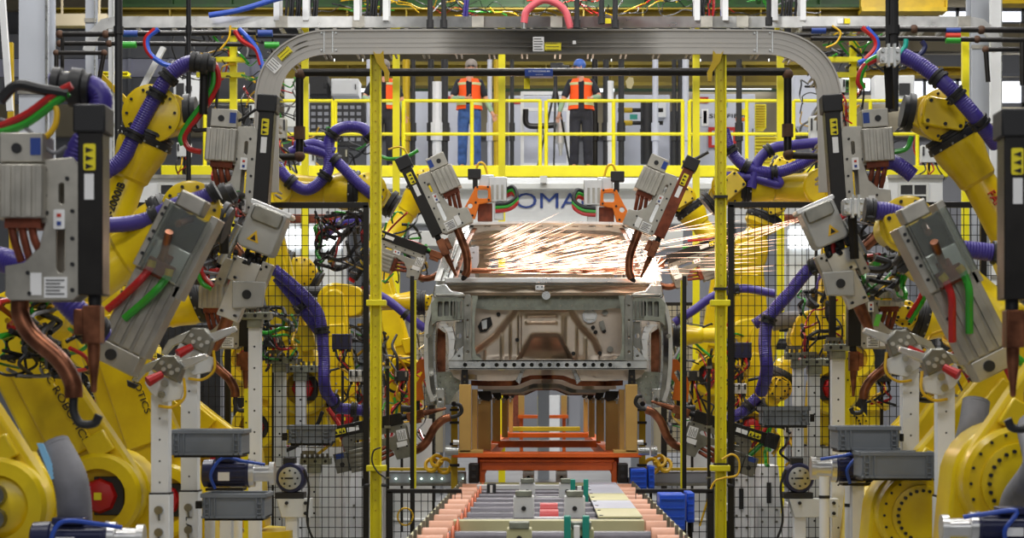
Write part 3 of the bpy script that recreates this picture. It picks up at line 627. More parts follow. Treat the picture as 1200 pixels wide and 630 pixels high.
for x in (380, 390, 887, 905): m1.rect(Fr(d), x-.6, 36, x+.6, 62, -.014, 0)
for x in (377, 394, 884, 902):
    for y in (39, 59): m1.disc(Fr(d), x, y, 1.1, -.02, 0, 8)
m1.build('splice_bolts', 'steel', o)
def label_rect(parent, cx, cy, w_, h_, ang, d, z, m, name, lines=0, lm='ink', border=None):
    fr = Fr(d, cx, cy, ang); l = MB().rect(fr, -w_/2, -h_/2, w_/2, h_/2, z-.002, z); p = l.build(name, m, parent)
    if lines:
        mb = MB()
        for i in range(lines):
            y = -h_*.36+h_*.72*i/max(1, lines-1); e = w_*(.42 if i % 3 else .3); mb.rect(fr, -w_*.42, y-h_*.025, e-w_*.04, y+h_*.025, z-.0035, z-.002)
        mb.build('print', lm, p)
    if border:
        mb = MB(); n = int(w_/2.2)
        for i in range(n):
            x = -w_/2+w_*(i+.2)/n
            for y in (-h_/2, h_/2-h_*.12): mb.rect(fr, x, y, x+w_/n*.5, y+h_*.12, z-.0035, z-.002)
        mb.build('hazard_edge', 'ink', p)
    return p
label_rect(o, 334, 63, 17, 9.5, -42, d, -.012, 'ylab', 'warning_label', 3, border=1)
label_rect(o, 321, 77, 15, 13, 42, d, -.012, 'paper', 'data_label', 4)
label_rect(o, 631, 52, 13, 17, 0, d, -.012, 'paper', 'data_label', 5)
label_rect(o, 648, 55, 19, 10, 0, d, -.012, 'ylab', 'warning_label', 3, border=1)
label_rect(o, 673, 50, 4, 4, 0, d, -.012, 'paper', 'small_label')
for side in (0, 1):
    MIR = bool(side); sd = 'right' if side else 'left'
    o = thing('tray_support_post', '%s bright yellow channel post carrying the near arch tray' % sd, 'post', P(440, 600, 15.1))
    a = P(433.5, 62, 15); b = P(446.5, 62, 15); x0, x1 = sorted((a.x, b.x))
    mb = MB().wbox(x0, x1, 15.06, 15.075, 0, a.z).wbox(x0, x0+.012, 15.0, 15.07, 0, a.z).wbox(x1-.012, x1, 15.0, 15.07, 0, a.z); mb.build('post_channel', 'post', o, bevel=.003)
    mb = MB(); 
    for y in range(70, 600, 12): mb.disc(Fr(15.055), 440, y, .9, -.002, .01, 6)
    mb.build('slot_holes', 'ydark', o)
    for y in (355, 549): MB().rect(Fr(14.98), 429, y-4, 452, y+3, 0, .11).build('clamp_bracket', 'post', o, bevel=.005)
    mb = MB()
    for y in (230, 338, 544) if side else (549,): mb.rect(Fr(14.985), 432, y-1.5, 448, y+1.5, 0, .1)
    mb.build('black_strap', 'black', o)
    mb = MB().prism(Fr(14.95), [(437, 59), (440, 63), (446, 63), (449, 59), (450, 72), (456, 84), (455, 95), (451, 95), (450, 84), (441, 72)], 0, .05); mb.build('tray_clamp', 'ydark', o)
    for q in (-1, 1): MB().tube([P(440+14*q, 560, 15), P(440+14*q, 568, 15), P(440+7*q, 568, 15)], .012, 6).build('u_bolt', 'black', o)
    MB().wbox(P(440, 0, 15).x-.1, P(440, 0, 15).x+.1, 14.95, 15.15, 0, .02).build('foot_plate', 'post', o)
    MIR = False
solo(MB().tube([P(848+x, y, 14.9) for x, y in [(-2, 538), (10, 532), (18, 540), (16, 556), (-1, 560), (-12, 566), (-20, 590), (-28, 616)]], .008), 'looped_cable', 'yelc', 'thin yellow cable looping round the foot of right yellow post', 'cable')
solo(MB().tube([P(x, y, 14.9) for x, y in [(452, 560), (442, 552), (436, 540), (438, 528), (446, 524)]], .006), 'looped_cable', 'black', 'thin black cable looping on the left yellow post', 'cable')
solo(MB().tube([P(475+9*math.cos(t*.7), 605+10*math.sin(t*.7), 14.9+.01*t) for t in range(11)], .007), 'coiled_cable', 'yelc', 'yellow cable ring hanging on the low left fence', 'cable')
# ------------------------------------------------------------------ fences
def fence(x0, x1, top, d, label, posts, low=640, rail=3.3, px=.05, py=.075, r=.0026, m='mesh'):
    fl = F/d; bz = .12
    o = thing('safety_fence', label, 'fence', P((x0+x1)/2, CY+1.5*fl, d))
    yb = CY+(EYE-bz)*fl
    MB().rect(Fr(d), x0, top-rail, x1, top+rail, -.03, .02).build('top_rail', 'satin', o, bevel=.003)
    MB().rect(Fr(d), x0, yb-4, x1, yb, -.02, .02).build('bottom_rail', 'satin', o)
    for x in posts: MB().rect(Fr(d), x-3.4, top, x+3.4, CY+1.5*fl, -.03, .025).build('fence_post', 'satin', o, bevel=.003)
    wire_panel(o, x0, top, x1, yb, d, px, py, r, m)
    return o
fence(96, 432, 240.5, 15.3, 'black wire mesh safety fence left of the car with tall posts', (100, 267, 429))
fence(853, 1240, 240, 15.3, 'black wire mesh safety fence right of the car with tall posts', (856.5, 975, 1152))
fence(454, 541, 575, 14.9, 'low dark mesh panel left of the conveyor', (457,), rail=2.5)
fence(745, 836, 575, 14.9, 'low dark mesh panel right of the conveyor behind blue guards', (832,), rail=2.5)
fence(428, 510, 356, 26, 'far mesh screen with dark top rail on the left of car body', (445, 506), rail=2, r=.004, px=.07, py=.08)
fence(775, 850, 356, 26, 'far mesh screen with dark top rail on the right of car body', (778, 846), rail=2, r=.004, px=.07, py=.08)
for side in (0, 1):
    MIR = bool(side); sd = 'right' if side else 'left'
    o = thing('light_curtain_post', 'slim black and yellow light curtain post beside the %s yellow post' % sd, 'post', P(484, 570, 16))
    MB().rect(Fr(16), 451.5 if 0 else 480.5, 323, 485.5, 690, 0, .05).build('housing', 'satin', o, bevel=.004)
    MB().rect(Fr(16), 485.5, 328, 487.5, 572, .005, .04).build('optic_strip', 'post', o)
    MB().rect(Fr(16), 476, 690-14, 491, 690+8, -.03, .09).build('foot', 'satin', o)
    o = thing('slim_fence_post', 'thin dark post just inside the %s yellow post' % sd, 'post', P(454, 600, 15.6))
    MB().rect(Fr(15.6), 452.2, 240 if 0 else 420, 456, 690, 0, .03).build('tube', 'satin', o); mb = MB()
    for y in (430, 500, 560): mb.rect(Fr(15.6), 450.5, y-1.5, 457.5, y+1.5, -.01, .04)
    mb.build('hinge', 'steeld', o)
    MIR = False
# far safe-guarding beyond, plates and cladding beyond the fences
for i, (x0, x1, y0, y1, d, m, dep, lab) in enumerate([
    (328, 402, 262, 350, 27, 'white', .5, 'bright white enclosure panel behind the left fence'), (922, 992, 262, 345, 27, 'white', .5, 'bright white enclosure panel behind the right fence'),
    (150, 262, 205, 262, 28, 'white', .8, 'white machine housing with dark square ports behind the left fence top'), (1040, 1105, 205, 262, 28, 'white', .8, 'white machine housing with dark square ports behind the right fence top'),
    (430, 520, 356, 530, 30, 'beige', .4, 'beige cladding wall seen through far left mesh'), (765, 850, 356, 530, 30, 'beige', .4, 'beige cladding wall seen through far right mesh'),
    (330, 480, 366, 372, 25, 'aluw', .3, 'pale horizontal rail behind left robots'), (1000, 1200, 384, 440, 29, 'dark', .5, 'dark panel low behind the right foreground robots'), (100, 330, 380, 560, 29, 'dark', .5, 'dark panel low behind the left foreground robots')]):
    o = solo(MB().rect(Fr(d), x0, y0, x1, y1, 0, dep), 'enclosure_panel', m, lab, 'panel', bevel=.01)
    fr = Fr(d); mb = MB()
    if 'ports' in lab:
        xc = 1055 if x0 > 600 else 189
        for a in (0, 1):
            for b in (0, 1): mb.rect(fr, xc+a*16, 217+b*13, xc+14+a*16, 228+b*13, -.02, 0)
        mb.build('ports', 'dark', o); MB().prism(fr, [(xc-3, 214), (xc+33, 214), (xc+33, 244), (xc-3, 244)], -.035, -.02, [[(xc+a*16, 217+b*13), (xc+14+a*16, 217+b*13), (xc+14+a*16, 228+b*13), (xc+a*16, 228+b*13)] for a in (0, 1) for b in (0, 1)]).build('port_frame', 'wht2', o)
        MB().rect(fr, x0, 205, x1, 209, -.06, 0).build('edge_trim', 'alu', o)
    else:
        n = max(2, int((x1-x0)/22))
        for q in range(n+1): x = x0+(x1-x0)*q/n; mb.rect(fr, x-.5, y0, x+.5, y1, -.03, 0)
        mb.build('seams', 'wallg' if m != 'dark' else 'black', o)
    leg = MB()
    for x in (x0+3, x1-3): leg.rect(fr, x-2, y1, x+2, CY+1.5*F/d, .1, .2)
    leg.build('support_leg', 'wallg', o)
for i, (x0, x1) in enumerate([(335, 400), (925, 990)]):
    solo(MB().rect(Fr(26.8), x0, 268, x1, 290, 0, .17), 'strip_light', 'lamp', 'bright lit diffuser behind the %s fence' % ['left', 'right'][i], 'lamp')  # added glow paints the brightest band of the lit enclosure
solo(MB().cyl(P(328, 256, 27.2), P(402, 256, 27.2), .06), 'red_pipe', 'rcop', 'dull red horizontal pipe above the left white enclosure', 'pipe')
solo(MB().cyl(P(915, 256, 27.2), P(992, 256, 27.2), .06), 'red_pipe', 'rcop', 'dull red horizontal pipe above the right white enclosure', 'pipe')

# ------------------------------------------------------------------ the car body
car = thing('car_body', 'bare steel car body shell clamped over the conveyor, front end towards the viewer', 'car body', P(640, 470, 19.5))
def sm(a, b, t): t = max(0, min(1, (t-a)/(b-a))); return t*t*(3-2*t)
def grid(x0, x1, y0, y1, nx, ny, fn, th=.012):
    mb = MB()
    for o_ in (0, th):
        for j in range(ny+1):
            for i in range(nx+1): p = fn(x0+(x1-x0)*i/nx, y0+(y1-y0)*j/ny); mb.v.append(Vector((p.x, p.y+o_, p.z)))
    w_ = nx+1; N = w_*(ny+1)
    for j in range(ny):
        for i in range(nx): a = j*w_+i; mb.f += [(a, a+1, a+w_+1, a+w_), (N+a, N+a+w_, N+a+w_+1, N+a+1)]; mb.m += [0, 0]
    return mb
def seg_d(px, py, a, b):
    vx, vy = b[0]-a[0], b[1]-a[1]; t = max(0, min(1, ((px-a[0])*vx+(py-a[1])*vy)/(vx*vx+vy*vy))); return math.hypot(px-a[0]-t*vx, py-a[1]-t*vy)
trap = [(556, 412), (580, 394), (606, 362), (668, 362), (680, 382), (696, 398), (702, 412)]
def dash(x, y):
    z = 0
    ytop = 999
    for a, b in zip(trap, trap[1:]):
        if a[0] <= x <= b[0]: ytop = a[1]+(b[1]-a[1])*(x-a[0])/(b[0]-a[0])
    dd = min(seg_d(x, y, a, b) for a, b in zip(trap, trap[1:]))
    s_ = 1 if (y > ytop) else -1
    z += .07*sm(-3.5, 3.5, s_*dd)
    hw = 15+(y-392)*.55; ins = sm(-3, 2, hw-abs(x-639))*sm(389, 395, y)
    z += ins*(.03+.13*sm(386, 425, y))
    for yy in (369.5, 377.5): z -= .012*sm(2.2, .8, abs(y-yy))*sm(19, 17, abs(x-634.5))
    for xx in (609, 661): z -= .012*sm(2.4, .8, abs(x-xx))*sm(368, 371, y)*(1-ins)
    for xx in (568, 588, 598, 676, 686): z -= .006*sm(1.6, .5, abs(x-xx))*sm(0, 10, y-ytop)
    z += .02*math.sin(x*.05)*sm(415, 425, y)
    return P(x, y, 17.95, z)
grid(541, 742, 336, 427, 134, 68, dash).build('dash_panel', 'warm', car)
fr = Fr(17.9)
mb = MB()
for x, y in [(579, 347), (584, 368), (606, 398), (698, 389), (695, 383.5), (708, 387.5), (703, 413.5), (672, 414), (739, 377.5), (562, 345), (728, 345)]:
    mb.lathe(fr.pt(x, y, -.01), (0, 1, 0), [(0, .018), (.06, .018)], 10)
mb.build('grommets', 'black', car)
mb = MB().prism(fr, circ(691, 370, 8.6, 20), -.02, .01, [circ(691, 370, 6.8, 20)]); mb.build('steering_column_ring', 'steel', car)
MB().disc(fr, 691, 370, 6.9, -.002, .0, 20).rect(fr, 686, 371, 696, 374, -.03, 0).build('steering_column_plate', 'aluw', car)
MB().prism(fr, [(560, 382), (565, 374), (575, 371), (577, 380), (570, 388), (563, 389)], -.01, .01).build('pedal_aperture', 'black', car)
MB().prism(fr, [(564, 376), (571, 374), (571, 385), (565, 386)], -.04, .0).build('pedal_bracket', 'steel', car, bevel=.004)
MB().prism(fr, [(702, 377), (707, 375), (710, 385), (705, 388)], -.03, .0).build('heater_aperture_plate', 'steeld', car)
mb = MB()
for x, y in [(709, 366), (715, 409), (560, 418)]: mb.disc(fr, x, y, 3.6, -.02, 0, 14)
mb.build('blanking_plug', 'steeld', car)
# cowl: upper face plate with holes
z0 = 17.75
hol = [circ(x, y, .8, 6) for x in range(566, 722, 13) for y in (349, 358) if not 628 < x < 650]
MB().prism(Fr(z0), [(545, 345), (731, 345), (731, 361), (716, 361), (706, 363), (572, 363), (562, 361), (545, 361)], 0, .01, hol).build('cowl_face', 'zinc', car)
grid(522, 766, 333, 346, 60, 8, lambda x, y: P(x, y, 17.6, .02*math.sin((y-333)/13*math.pi*2)+.02*math.sin(x*.12)*sm(333, 340, y)), .01).build('cowl_channel', mat('primed_cowl_steel', '#b5a896', .5, .35, .2, 8, .05), car)
mb = MB().rect(Fr(17.55), 521, 325, 766, 331.5, 0, .25); mb.build('cowl_top_bar', 'aluw', car, bevel=.008)
MB().rect(Fr(17.6), 524, 331, 760, 333.5, 0, .2).build('cowl_lip', 'steeld', car)
c_ = MB().rect(Fr(17.5), 627, 334, 638, 340, 0, .05).build('locating_tab', 'aluw', car, bevel=.004); mb = MB()
for x in (630, 635): mb.disc(Fr(17.5), x, 336, .9, -.004, .0, 8)
mb.build('tab_holes', 'black', c_)
MB().disc(Fr(17.58), 640, 346, 5, -.01, .01, 20).build('centre_disc', 'steel', car)
# lower front crossmember with round holes
hl = [circ(x, 427.3, 2.5, 12) for x in [545, 566]+[582+i*10.3 for i in range(13)]+[715, 737]]
MB().prism(Fr(17.3), [(526, 423), (545, 423), (553, 422), (727, 422), (740, 423), (758, 423), (758, 432), (526, 432)], 0, .008, hl).build('front_crossmember', 'steel', car)
MB().rect(Fr(17.3), 526, 421.5, 758, 423.2, 0, .14).rect(Fr(17.3), 526, 431, 758, 432.8, 0, .14).rect(Fr(17.44), 526, 421.5, 758, 432.8, 0, .01).build('crossmember_channel', 'steeld', car)
for side in (0, 1):
    MIR = bool(side); f1 = Fr(17.35)
    # upright front rail and its gusset
    MB().prism(f1, [(543, 352), (545, 345), (551, 345), (553, 350), (553, 422), (543, 422)], 0, .1, [circ(548, 358, 1.2, 8), circ(548, 375, 1.2, 8), circ(548, 395, 1.2, 8), circ(548, 412, 1.5, 8)]).build('front_upright', 'steeld', car, bevel=.006)
    MB().prism(f1, [(553, 346), (560, 346), (558, 356), (556, 370), (556, 405), (558, 416), (566, 422), (553, 422)], .04, .06).build('upright_flange', 'zinc', car)
    MB().prism(f1, [(527, 422), (536, 412), (543, 405), (543, 422)], -.02, 0, [circ(538, 417, 1.5, 10)]).build('lower_gusset', 'steel', car, bevel=.003)
    MB().prism(f1, [(534, 376), (543, 376), (543, 420), (531, 420)], .12, .14, [circ(537.5, 393, 3, 14), circ(537, 410, 3, 14)]).build('apron_panel', 'steeld', car)
    for x in (531, 535, 540): MB().rect(Fr(17.3), x-1, 352, x+1, 372, 0, .05).build('bracket_rib', 'steeld', car, bevel=.004)
    mb = MB().prism(f1, [(505, 355), (511, 349), (541, 348), (543, 352), (543, 374), (512, 376), (506, 381)], 0, .16, [rr(513, 353, 518.5, 371, 1.5), rr(520.5, 353, 526, 370, 1.5), rr(528, 353, 533, 370, 1.5)]); mb.build('hinge_pillar_bracket', 'zinc', car, bevel=.005)
    MB().prism(f1, [(509, 350), (514, 352), (540, 352), (540, 372), (512, 373)], .14, .16).build('bracket_backing', 'steeld', car)
    MB().prism(f1, [(509, 333), (522, 332), (528, 340), (542, 342), (545, 348), (511, 350), (506, 346)], .1, .22).build('pillar_corner', 'steel', car, bevel=.01)
    MB().rect(f1, 511, 344.5, 545, 348, -.04, 0).build('tie_bar', 'steeld', car, bevel=.006)
    # wheelhouse liner sweeping down
    mb = MB(); pts = [(513, 380), (520, 383), (524, 389), (526, 398), (526, 410), (525, 422)]
    for a, b in zip(pts, pts[1:]): mb.prism(f1, [a, b, (b[0]+5.5+(b[1] < 400)*2, b[1]), (a[0]+7+(a[1] < 385)*2, a[1]-1)], .02, .3)
    mb.build('wheelhouse_liner', 'aluw', car)
    # outer body side seen edge on
    op = [(521, 333), (511, 347), (504, 362), (500, 380), (499, 402), (499.5, 430), (502, 455), (507, 470)]
    for wd, off, z, m, n in ((2.3, 0, .0, 'aluw', 'body_side_edge'), (3.6, 4.5, .05, 'steeld', 'door_aperture_flange'), (2, 9, .12, 'steel', 'inner_flange')):
        strip(mb := MB(), offs([(x, y) for x, y in op], -off), wd, 17.5+z, .5); mb.build(n, m, car)
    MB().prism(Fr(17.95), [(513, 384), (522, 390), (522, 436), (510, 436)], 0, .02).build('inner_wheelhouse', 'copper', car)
    hs = [circ(x, y, .9, 6) for x in (516, 522, 528, 534, 540) for y in (441, 448, 455, 462) if not (x > 530 and y > 455)]
    MB().prism(Fr(17.7), [(509, 436), (548, 434), (546, 447), (534, 460), (526, 474), (509, 474)], 0, .02, hs).build('perforated_sill_plate', 'zinc', car)
    MB().prism(Fr(17.5), [(511, 455), (521, 455), (521, 477), (512, 477)], 0, .1, [circ(516, 468, 2, 10)]).build('jacking_bracket', 'steel', car, bevel=.004)
    MB().disc(Fr(17.3), 501.5, 393.5, 2.6, -.02, .1, 12).build('door_hinge_pin', 'steeld', car)
    # a-pillar bars rising and receding to the roof
    A = [P(521, 328, 17.75), P(527, 308, 18.1), P(535, 286, 18.55), P(544, 268, 19.0), P(550, 263, 19.2)]
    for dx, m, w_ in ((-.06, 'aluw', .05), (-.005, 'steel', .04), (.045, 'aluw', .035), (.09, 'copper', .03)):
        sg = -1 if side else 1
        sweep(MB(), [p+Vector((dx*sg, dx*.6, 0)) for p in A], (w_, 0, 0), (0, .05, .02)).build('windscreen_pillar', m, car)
    # body side running back with door openings (real depth)
    xo = P(503, 0, 17.6).x*1.0
    zb, zt = P(0, 472, 17.5).z, 2.95
    sg = -1 if side else 1
    s2 = MB(); ya, yb = 17.9, 22.4
    for yy, tw in ((18.0, .14), (19.6, .12), (21.2, .14), (22.3, .2)):
        sweep(s2, [(xo, yy, zb), (xo+.02*sg, yy, 2.25), (xo+.2*sg, yy+.05, zt)], (.07, 0, 0), (0, tw, 0))
    sweep(s2, [(xo, ya, zb+.06), (xo, yb, zb+.06)], (.1, 0, 0), (0, 0, .16)); s2.build('door_ring', 'steel', car)
    sweep(MB(), [(xo+.2*sg, 19.1, zt+.02), (xo+.2*sg, 22.4, zt+.0)], (.09, 0, 0), (0, 0, .07)).build('roof_side_rail', 'steel', car)
    MB().prism(Fr(20.2), [(545, 298), (560, 296), (562, 330), (553, 332)], 0, .06, [circ(553, 308, 2, 8)]).build('inner_pillar_panel', 'steeld', car)
    MB().prism(Fr(18.5), [(549, 290), (561, 288), (561, 307), (556, 320), (557, 327), (547, 327), (545, 302)], 0, .04, [circ(555, 296, 1, 8), circ(553, 302, 1, 8)]).build('cowl_side_bracket', 'beam', car, bevel=.004)
    MIR = False
# roof header, roof skin, bows
def roofc(x, k=0): return 3.06-.05*abs(((x-642)/100.0))**2.4
mb = MB(); hdr = [(550, 270), (556, 264), (580, 262), (642, 261), (700, 262), (728, 264), (735, 270)]
sl = [rr(x-4, 264.2, x+4, 266, .8, 2) for x in (571, 590, 611, 632, 652, 674, 694, 714)]
MB().prism(Fr(19.1), hdr+[(735, 274), (712, 270), (642, 268.5), (572, 270), (550, 274)], 0, .015, sl).build('roof_header', 'alu', car)
MB().prism(Fr(19.1), [(550, 262.5), (562, 260.5), (642, 259), (722, 260.5), (735, 262.5), (735, 264), (642, 261.5), (550, 264)], -.05, .2).build('roof_front_flange', 'aluw', car)
r_ = MB()
for j in range(13):
    y = 19.15+j*.27
    for i in range(21): x = -.78+.078*i*2*.5*2; x = -.78+1.6*i/20; r_.v.append(Vector((x, y, 3.085+.03*math.sin(j/12*math.pi)-.07*abs((x-.02)/.8)**3)))
for j in range(12):
    for i in range(20): a = j*21+i; r_.f.append((a, a+1, a+22, a+21)); r_.m.append(0)
r_ = r_.build('roof_panel', 'steel', car); s_m = r_.modifiers.new('solid', 'SOLIDIFY'); s_m.thickness = .01
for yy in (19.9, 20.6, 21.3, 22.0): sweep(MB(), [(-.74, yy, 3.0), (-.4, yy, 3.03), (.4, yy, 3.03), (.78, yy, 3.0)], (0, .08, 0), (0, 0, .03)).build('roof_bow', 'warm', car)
# floor, rear frame and inner structure
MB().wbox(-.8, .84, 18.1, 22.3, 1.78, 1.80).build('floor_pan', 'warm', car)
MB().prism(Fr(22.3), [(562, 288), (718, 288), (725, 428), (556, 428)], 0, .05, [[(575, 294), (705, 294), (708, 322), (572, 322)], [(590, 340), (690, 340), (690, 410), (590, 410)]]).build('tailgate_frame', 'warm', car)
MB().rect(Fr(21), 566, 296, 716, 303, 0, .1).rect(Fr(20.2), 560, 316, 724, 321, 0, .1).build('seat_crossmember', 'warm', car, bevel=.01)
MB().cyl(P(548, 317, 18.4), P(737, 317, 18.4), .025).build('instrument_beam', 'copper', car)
# underbody pressings and tunnel
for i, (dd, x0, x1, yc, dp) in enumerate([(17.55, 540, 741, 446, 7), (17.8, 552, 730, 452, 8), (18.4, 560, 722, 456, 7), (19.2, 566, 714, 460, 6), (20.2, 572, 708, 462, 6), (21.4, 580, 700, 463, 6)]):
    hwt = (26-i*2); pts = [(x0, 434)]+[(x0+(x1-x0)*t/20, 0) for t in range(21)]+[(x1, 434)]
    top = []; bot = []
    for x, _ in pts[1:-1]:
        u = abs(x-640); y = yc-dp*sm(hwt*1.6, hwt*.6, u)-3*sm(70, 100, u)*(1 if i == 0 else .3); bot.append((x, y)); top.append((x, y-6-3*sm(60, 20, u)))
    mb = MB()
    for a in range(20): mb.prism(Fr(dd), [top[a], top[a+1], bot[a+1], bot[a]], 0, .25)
    mb.build('underbody_pressing', ['warm', 'copper', 'warm', 'steeld', 'warm', 'copper'][i], car)  # copper colour stands for brown reflections on the steel underbody
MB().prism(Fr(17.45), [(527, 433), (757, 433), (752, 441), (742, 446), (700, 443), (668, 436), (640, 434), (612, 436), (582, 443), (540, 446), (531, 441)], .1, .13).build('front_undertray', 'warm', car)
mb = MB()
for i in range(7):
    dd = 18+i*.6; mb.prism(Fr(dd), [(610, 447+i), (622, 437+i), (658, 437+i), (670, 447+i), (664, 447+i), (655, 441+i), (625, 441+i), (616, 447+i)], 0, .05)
mb.build('tunnel_ribs', 'copper', car)  # copper tint paints the reflections along the steel tunnel
for side in (0, 1):
    MIR = bool(side); MB().prism(Fr(17.5), [(604, 446), (612, 430), (616, 430), (609, 450)], -.03, .05).build('tunnel_brace', 'steel', car, bevel=.004); MIR = False
# ------------------------------------------------------------------ weld sparks
mb = MB(); R2 = random.Random(3)
def spindle(mb, a, b, r):
    ax = (b-a); u = ax.orthogonal().normalized(); v = ax.normalized().cross(u); m = a.lerp(b, .6); o_ = len(mb.v)
    mb.v += [a, b]+[m+(u*math.cos(t)+v*math.sin(t))*r for t in (0, 2.09, 4.19)]
    for k in range(3): mb.f += [(o_, o_+2+k, o_+2+(k+1) % 3), (o_+1, o_+2+(k+1) % 3, o_+2+k)]; mb.m += [0, 0]
for i in range(560):
    t = R2.random(); x = 760-190*t**.85+R2.gauss(0, 4); lo = 322-2*t; hi = 272+14*(1-t); y = lo-(lo-hi)*R2.random()**1.3
    sl_ = -(.04+.42*((lo-y)/50)*(.4+t)); L = R2.uniform(6, 34)*(1 if R2.random() < .85 else 2); dd = R2.uniform(17.5, 18.9)
    spindle(mb, P(x, y, dd), P(x+L, y+sl_*L, dd+R2.uniform(-.1, .1)), R2.choice((.0015, .002, .003)))
for i in range(42):
    x = R2.uniform(745, 850); y = 322-R2.random()*60; L = R2.uniform(30, 95); sl_ = -R2.uniform(.02, .38)*(330-y)/60; dd = R2.uniform(17.2, 17.8)
    spindle(mb, P(x, y, dd), P(x+L, y+sl_*L, dd), .0016)
for i in range(10):
    y = 275+R2.random()*14; spindle(mb, P(R2.uniform(830, 870), y+R2.uniform(-4, 6), 17.4), P(940, 256+R2.uniform(-2, 3), 17.4), .0015)
for i in range(40):
    a = R2.uniform(0, 6.28); L = R2.uniform(5, 22); spindle(mb, P(765, 316, 17.45), P(765+L*math.cos(a), 314+L*math.sin(a), 17.3), .006)
solo(mb, 'weld_sparks', 'spark', 'glowing shower of orange white weld sparks streaming across the windscreen opening', 'sparks', kind='stuff')
solo(MB().ball(P(764, 318, 17.5), .045, 12, (1, .6, 1.1)).ball(P(758, 322, 17.5), .03, 10, (1.6, .6, .7)), 'molten_weld', 'arc', 'white hot weld spot at the right end of the cowl bar', 'weld')
l = bpy.data.lights.new('weld_light', 'POINT'); l.energy = 22; l.color = (1, .72, .5); l.shadow_soft_size = .08; lo_ = bpy.data.objects.new('weld_light', l); COL.objects.link(lo_); lo_.location = P(757, 312, 17.55)
l = bpy.data.lights.new('spark_light', 'POINT'); l.energy = 12; l.color = (1, .72, .5); l.shadow_soft_size = .25; lo_ = bpy.data.objects.new('spark_light', l); COL.objects.link(lo_); lo_.location = P(660, 300, 18.4)
# ------------------------------------------------------------------ skid fixture and conveyor
fx = thing('skid_fixture', 'orange transport skid with tan posts holding up the car body', 'skid', P(640, 560, 17.5))
def rbox(x0, y0, x1, y1, d, dep, name, m, parent=fx, bevel=.006): return MB().rect(Fr(d), x0, y0, x1, y1, 0, dep).build(name, m, parent, bevel=bevel)
rbox(530, 530, 752, 536, 17.3, .35, 'deck_plate', 'oran2'); rbox(564, 536, 718, 551, 17.38, .12, 'front_beam', 'oran2'); rbox(562, 538, 720, 541, 17.34, .1, 'beam_flange', 'oran2')
rbox(576, 516, 704, 524, 21.2, .3, 'cross_beam', 'oran2'); rbox(589, 507, 689, 512.5, 24.4, .3, 'cross_beam', 'oran2')
rbox(599, 500, 680, 505, 27.5, .3, 'cross_beam', 'ydark')
for side in (0, 1):
    MIR = bool(side)
    MB().rect(Fr(17.3), 538, 450, 552, 530, 0, .11).build('front_post', 'tan', fx, bevel=.006)
    MB().rect(Fr(17.3), 534, 527, 566, 531, 0, .3).build('post_foot', 'tan', fx, bevel=.004)
    b = MB().prism(Fr(17.35), [(541, 432), (548, 432), (549, 451), (540, 451)], 0, .06, [circ(544.5, 441, 1.6, 8), circ(544.5, 447, 1.3, 8)]).build('support_pad', 'satin', fx)
    MB().rect(Fr(17.5), 553, 456, 559, 527, 0, .2).build('post_web', 'tan', fx, bevel=.004)
    for x0, x1, y0, y1, dd in ((560, 575, 467, 527, 18.4), (577, 586, 466, 517, 20.2), (588, 595, 466, 512, 22.4), (596, 601, 465, 506, 24.6)):
        p_ = MB().rect(Fr(dd), x0, y0, x1, y1, 0, .14).build('tan_post', 'tan', fx, bevel=.005)
        MB().prism(Fr(dd-.03), [(x0-1, y0-9), (x1, y0-9), (x1+2, y0), (x1-2, y0+3), (x0+2, y0+1)], 0, .1).build('clamp_head', 'satin', p_, bevel=.004)
        MB().rect(Fr(dd-.05), x0+1, y0-1, x0+3, y0+6, 0, .03).rect(Fr(dd-.05), x0-1, y0+1, x0+5, y0+2.4, 0, .03).build('locating_pin', 'alu', p_)
    MB().rect(Fr(17.3), 549, 543, 561, 566, 0, .25).build('bumper_block', 'satin', fx, bevel=.008)
    mb = MB().disc(Fr(17.28), 555, 549, 2.3, 0, .05, 14).disc(Fr(17.28), 555, 558, 2.3, 0, .05, 14); mb.build('bumper_bolt', 'black', fx)
    MB().prism(Fr(17.4), [(562, 540), (575, 540), (568, 556), (568, 566), (562, 566)], 0, .2).build('skid_leg', 'oran2', fx, bevel=.005)
    MB().cyl(P(524, 528, 17.2), P(537, 528, 17.2), .035).lathe(P(522, 528, 17.2), (1, 0, 0), [(0, .045), (.05, .045)]).build('locking_cylinder', 'steel', fx)
    MB().cyl(P(531, 518, 17.2), P(538, 518, 17.2), .022).build('sensor_cap', 'aluw', fx)
    # long side sill of the skid
    x = X(566, 17.5)*(1 if not side else -1); xs = P(566, 0, 17.5).x
    MB().wbox(xs-.05, xs+.05, 17.6, 27.6, .86, .98).build('skid_runner', 'oran2', fx)
    MIR = False
fx2 = thing('distant_skid', 'small far orange skid seen through the tunnel below the car', 'skid', P(637, 495, 43))
rbox(607, 486, 666, 490, 43, .4, 'cross_beam', 'oran2', fx2)
for x in (611, 661): rbox(x-3.5, 463, x+3.5, 486, 43.1, .2, 'post', 'tan', fx2)
for x in (611, 661): rbox(x-2, 490, x+2, CY+1.5*F/43.2, 43.2, .2, 'leg', 'oran2', fx2)
for x0, x1, y0, y1, m, l in [(592, 612, 462, 500, 'rcop', 'dark red cabinet at the far end below the car'), (640, 656, 463, 486, 'white', 'bright white panel at the far end below the car'), (630, 634, 463, 487, 'post', 'yellow upright at the far end below the car'), (664, 680, 462, 500, 'wallg', 'grey cabinet at the far end below the car')]:
    o = solo(MB().rect(Fr(48), x0, y0, x1, y1 if y1 > 490 else 533, 0, .4), 'far_cabinet' if m != 'post' else 'far_upright', m, l, 'cabinet' if m != 'post' else 'post', bevel=.01)
    MB().rect(Fr(47.95), x0+1, y0+2, x0+2, y1-2, 0, .05).build('edge_strip', 'dark', o)
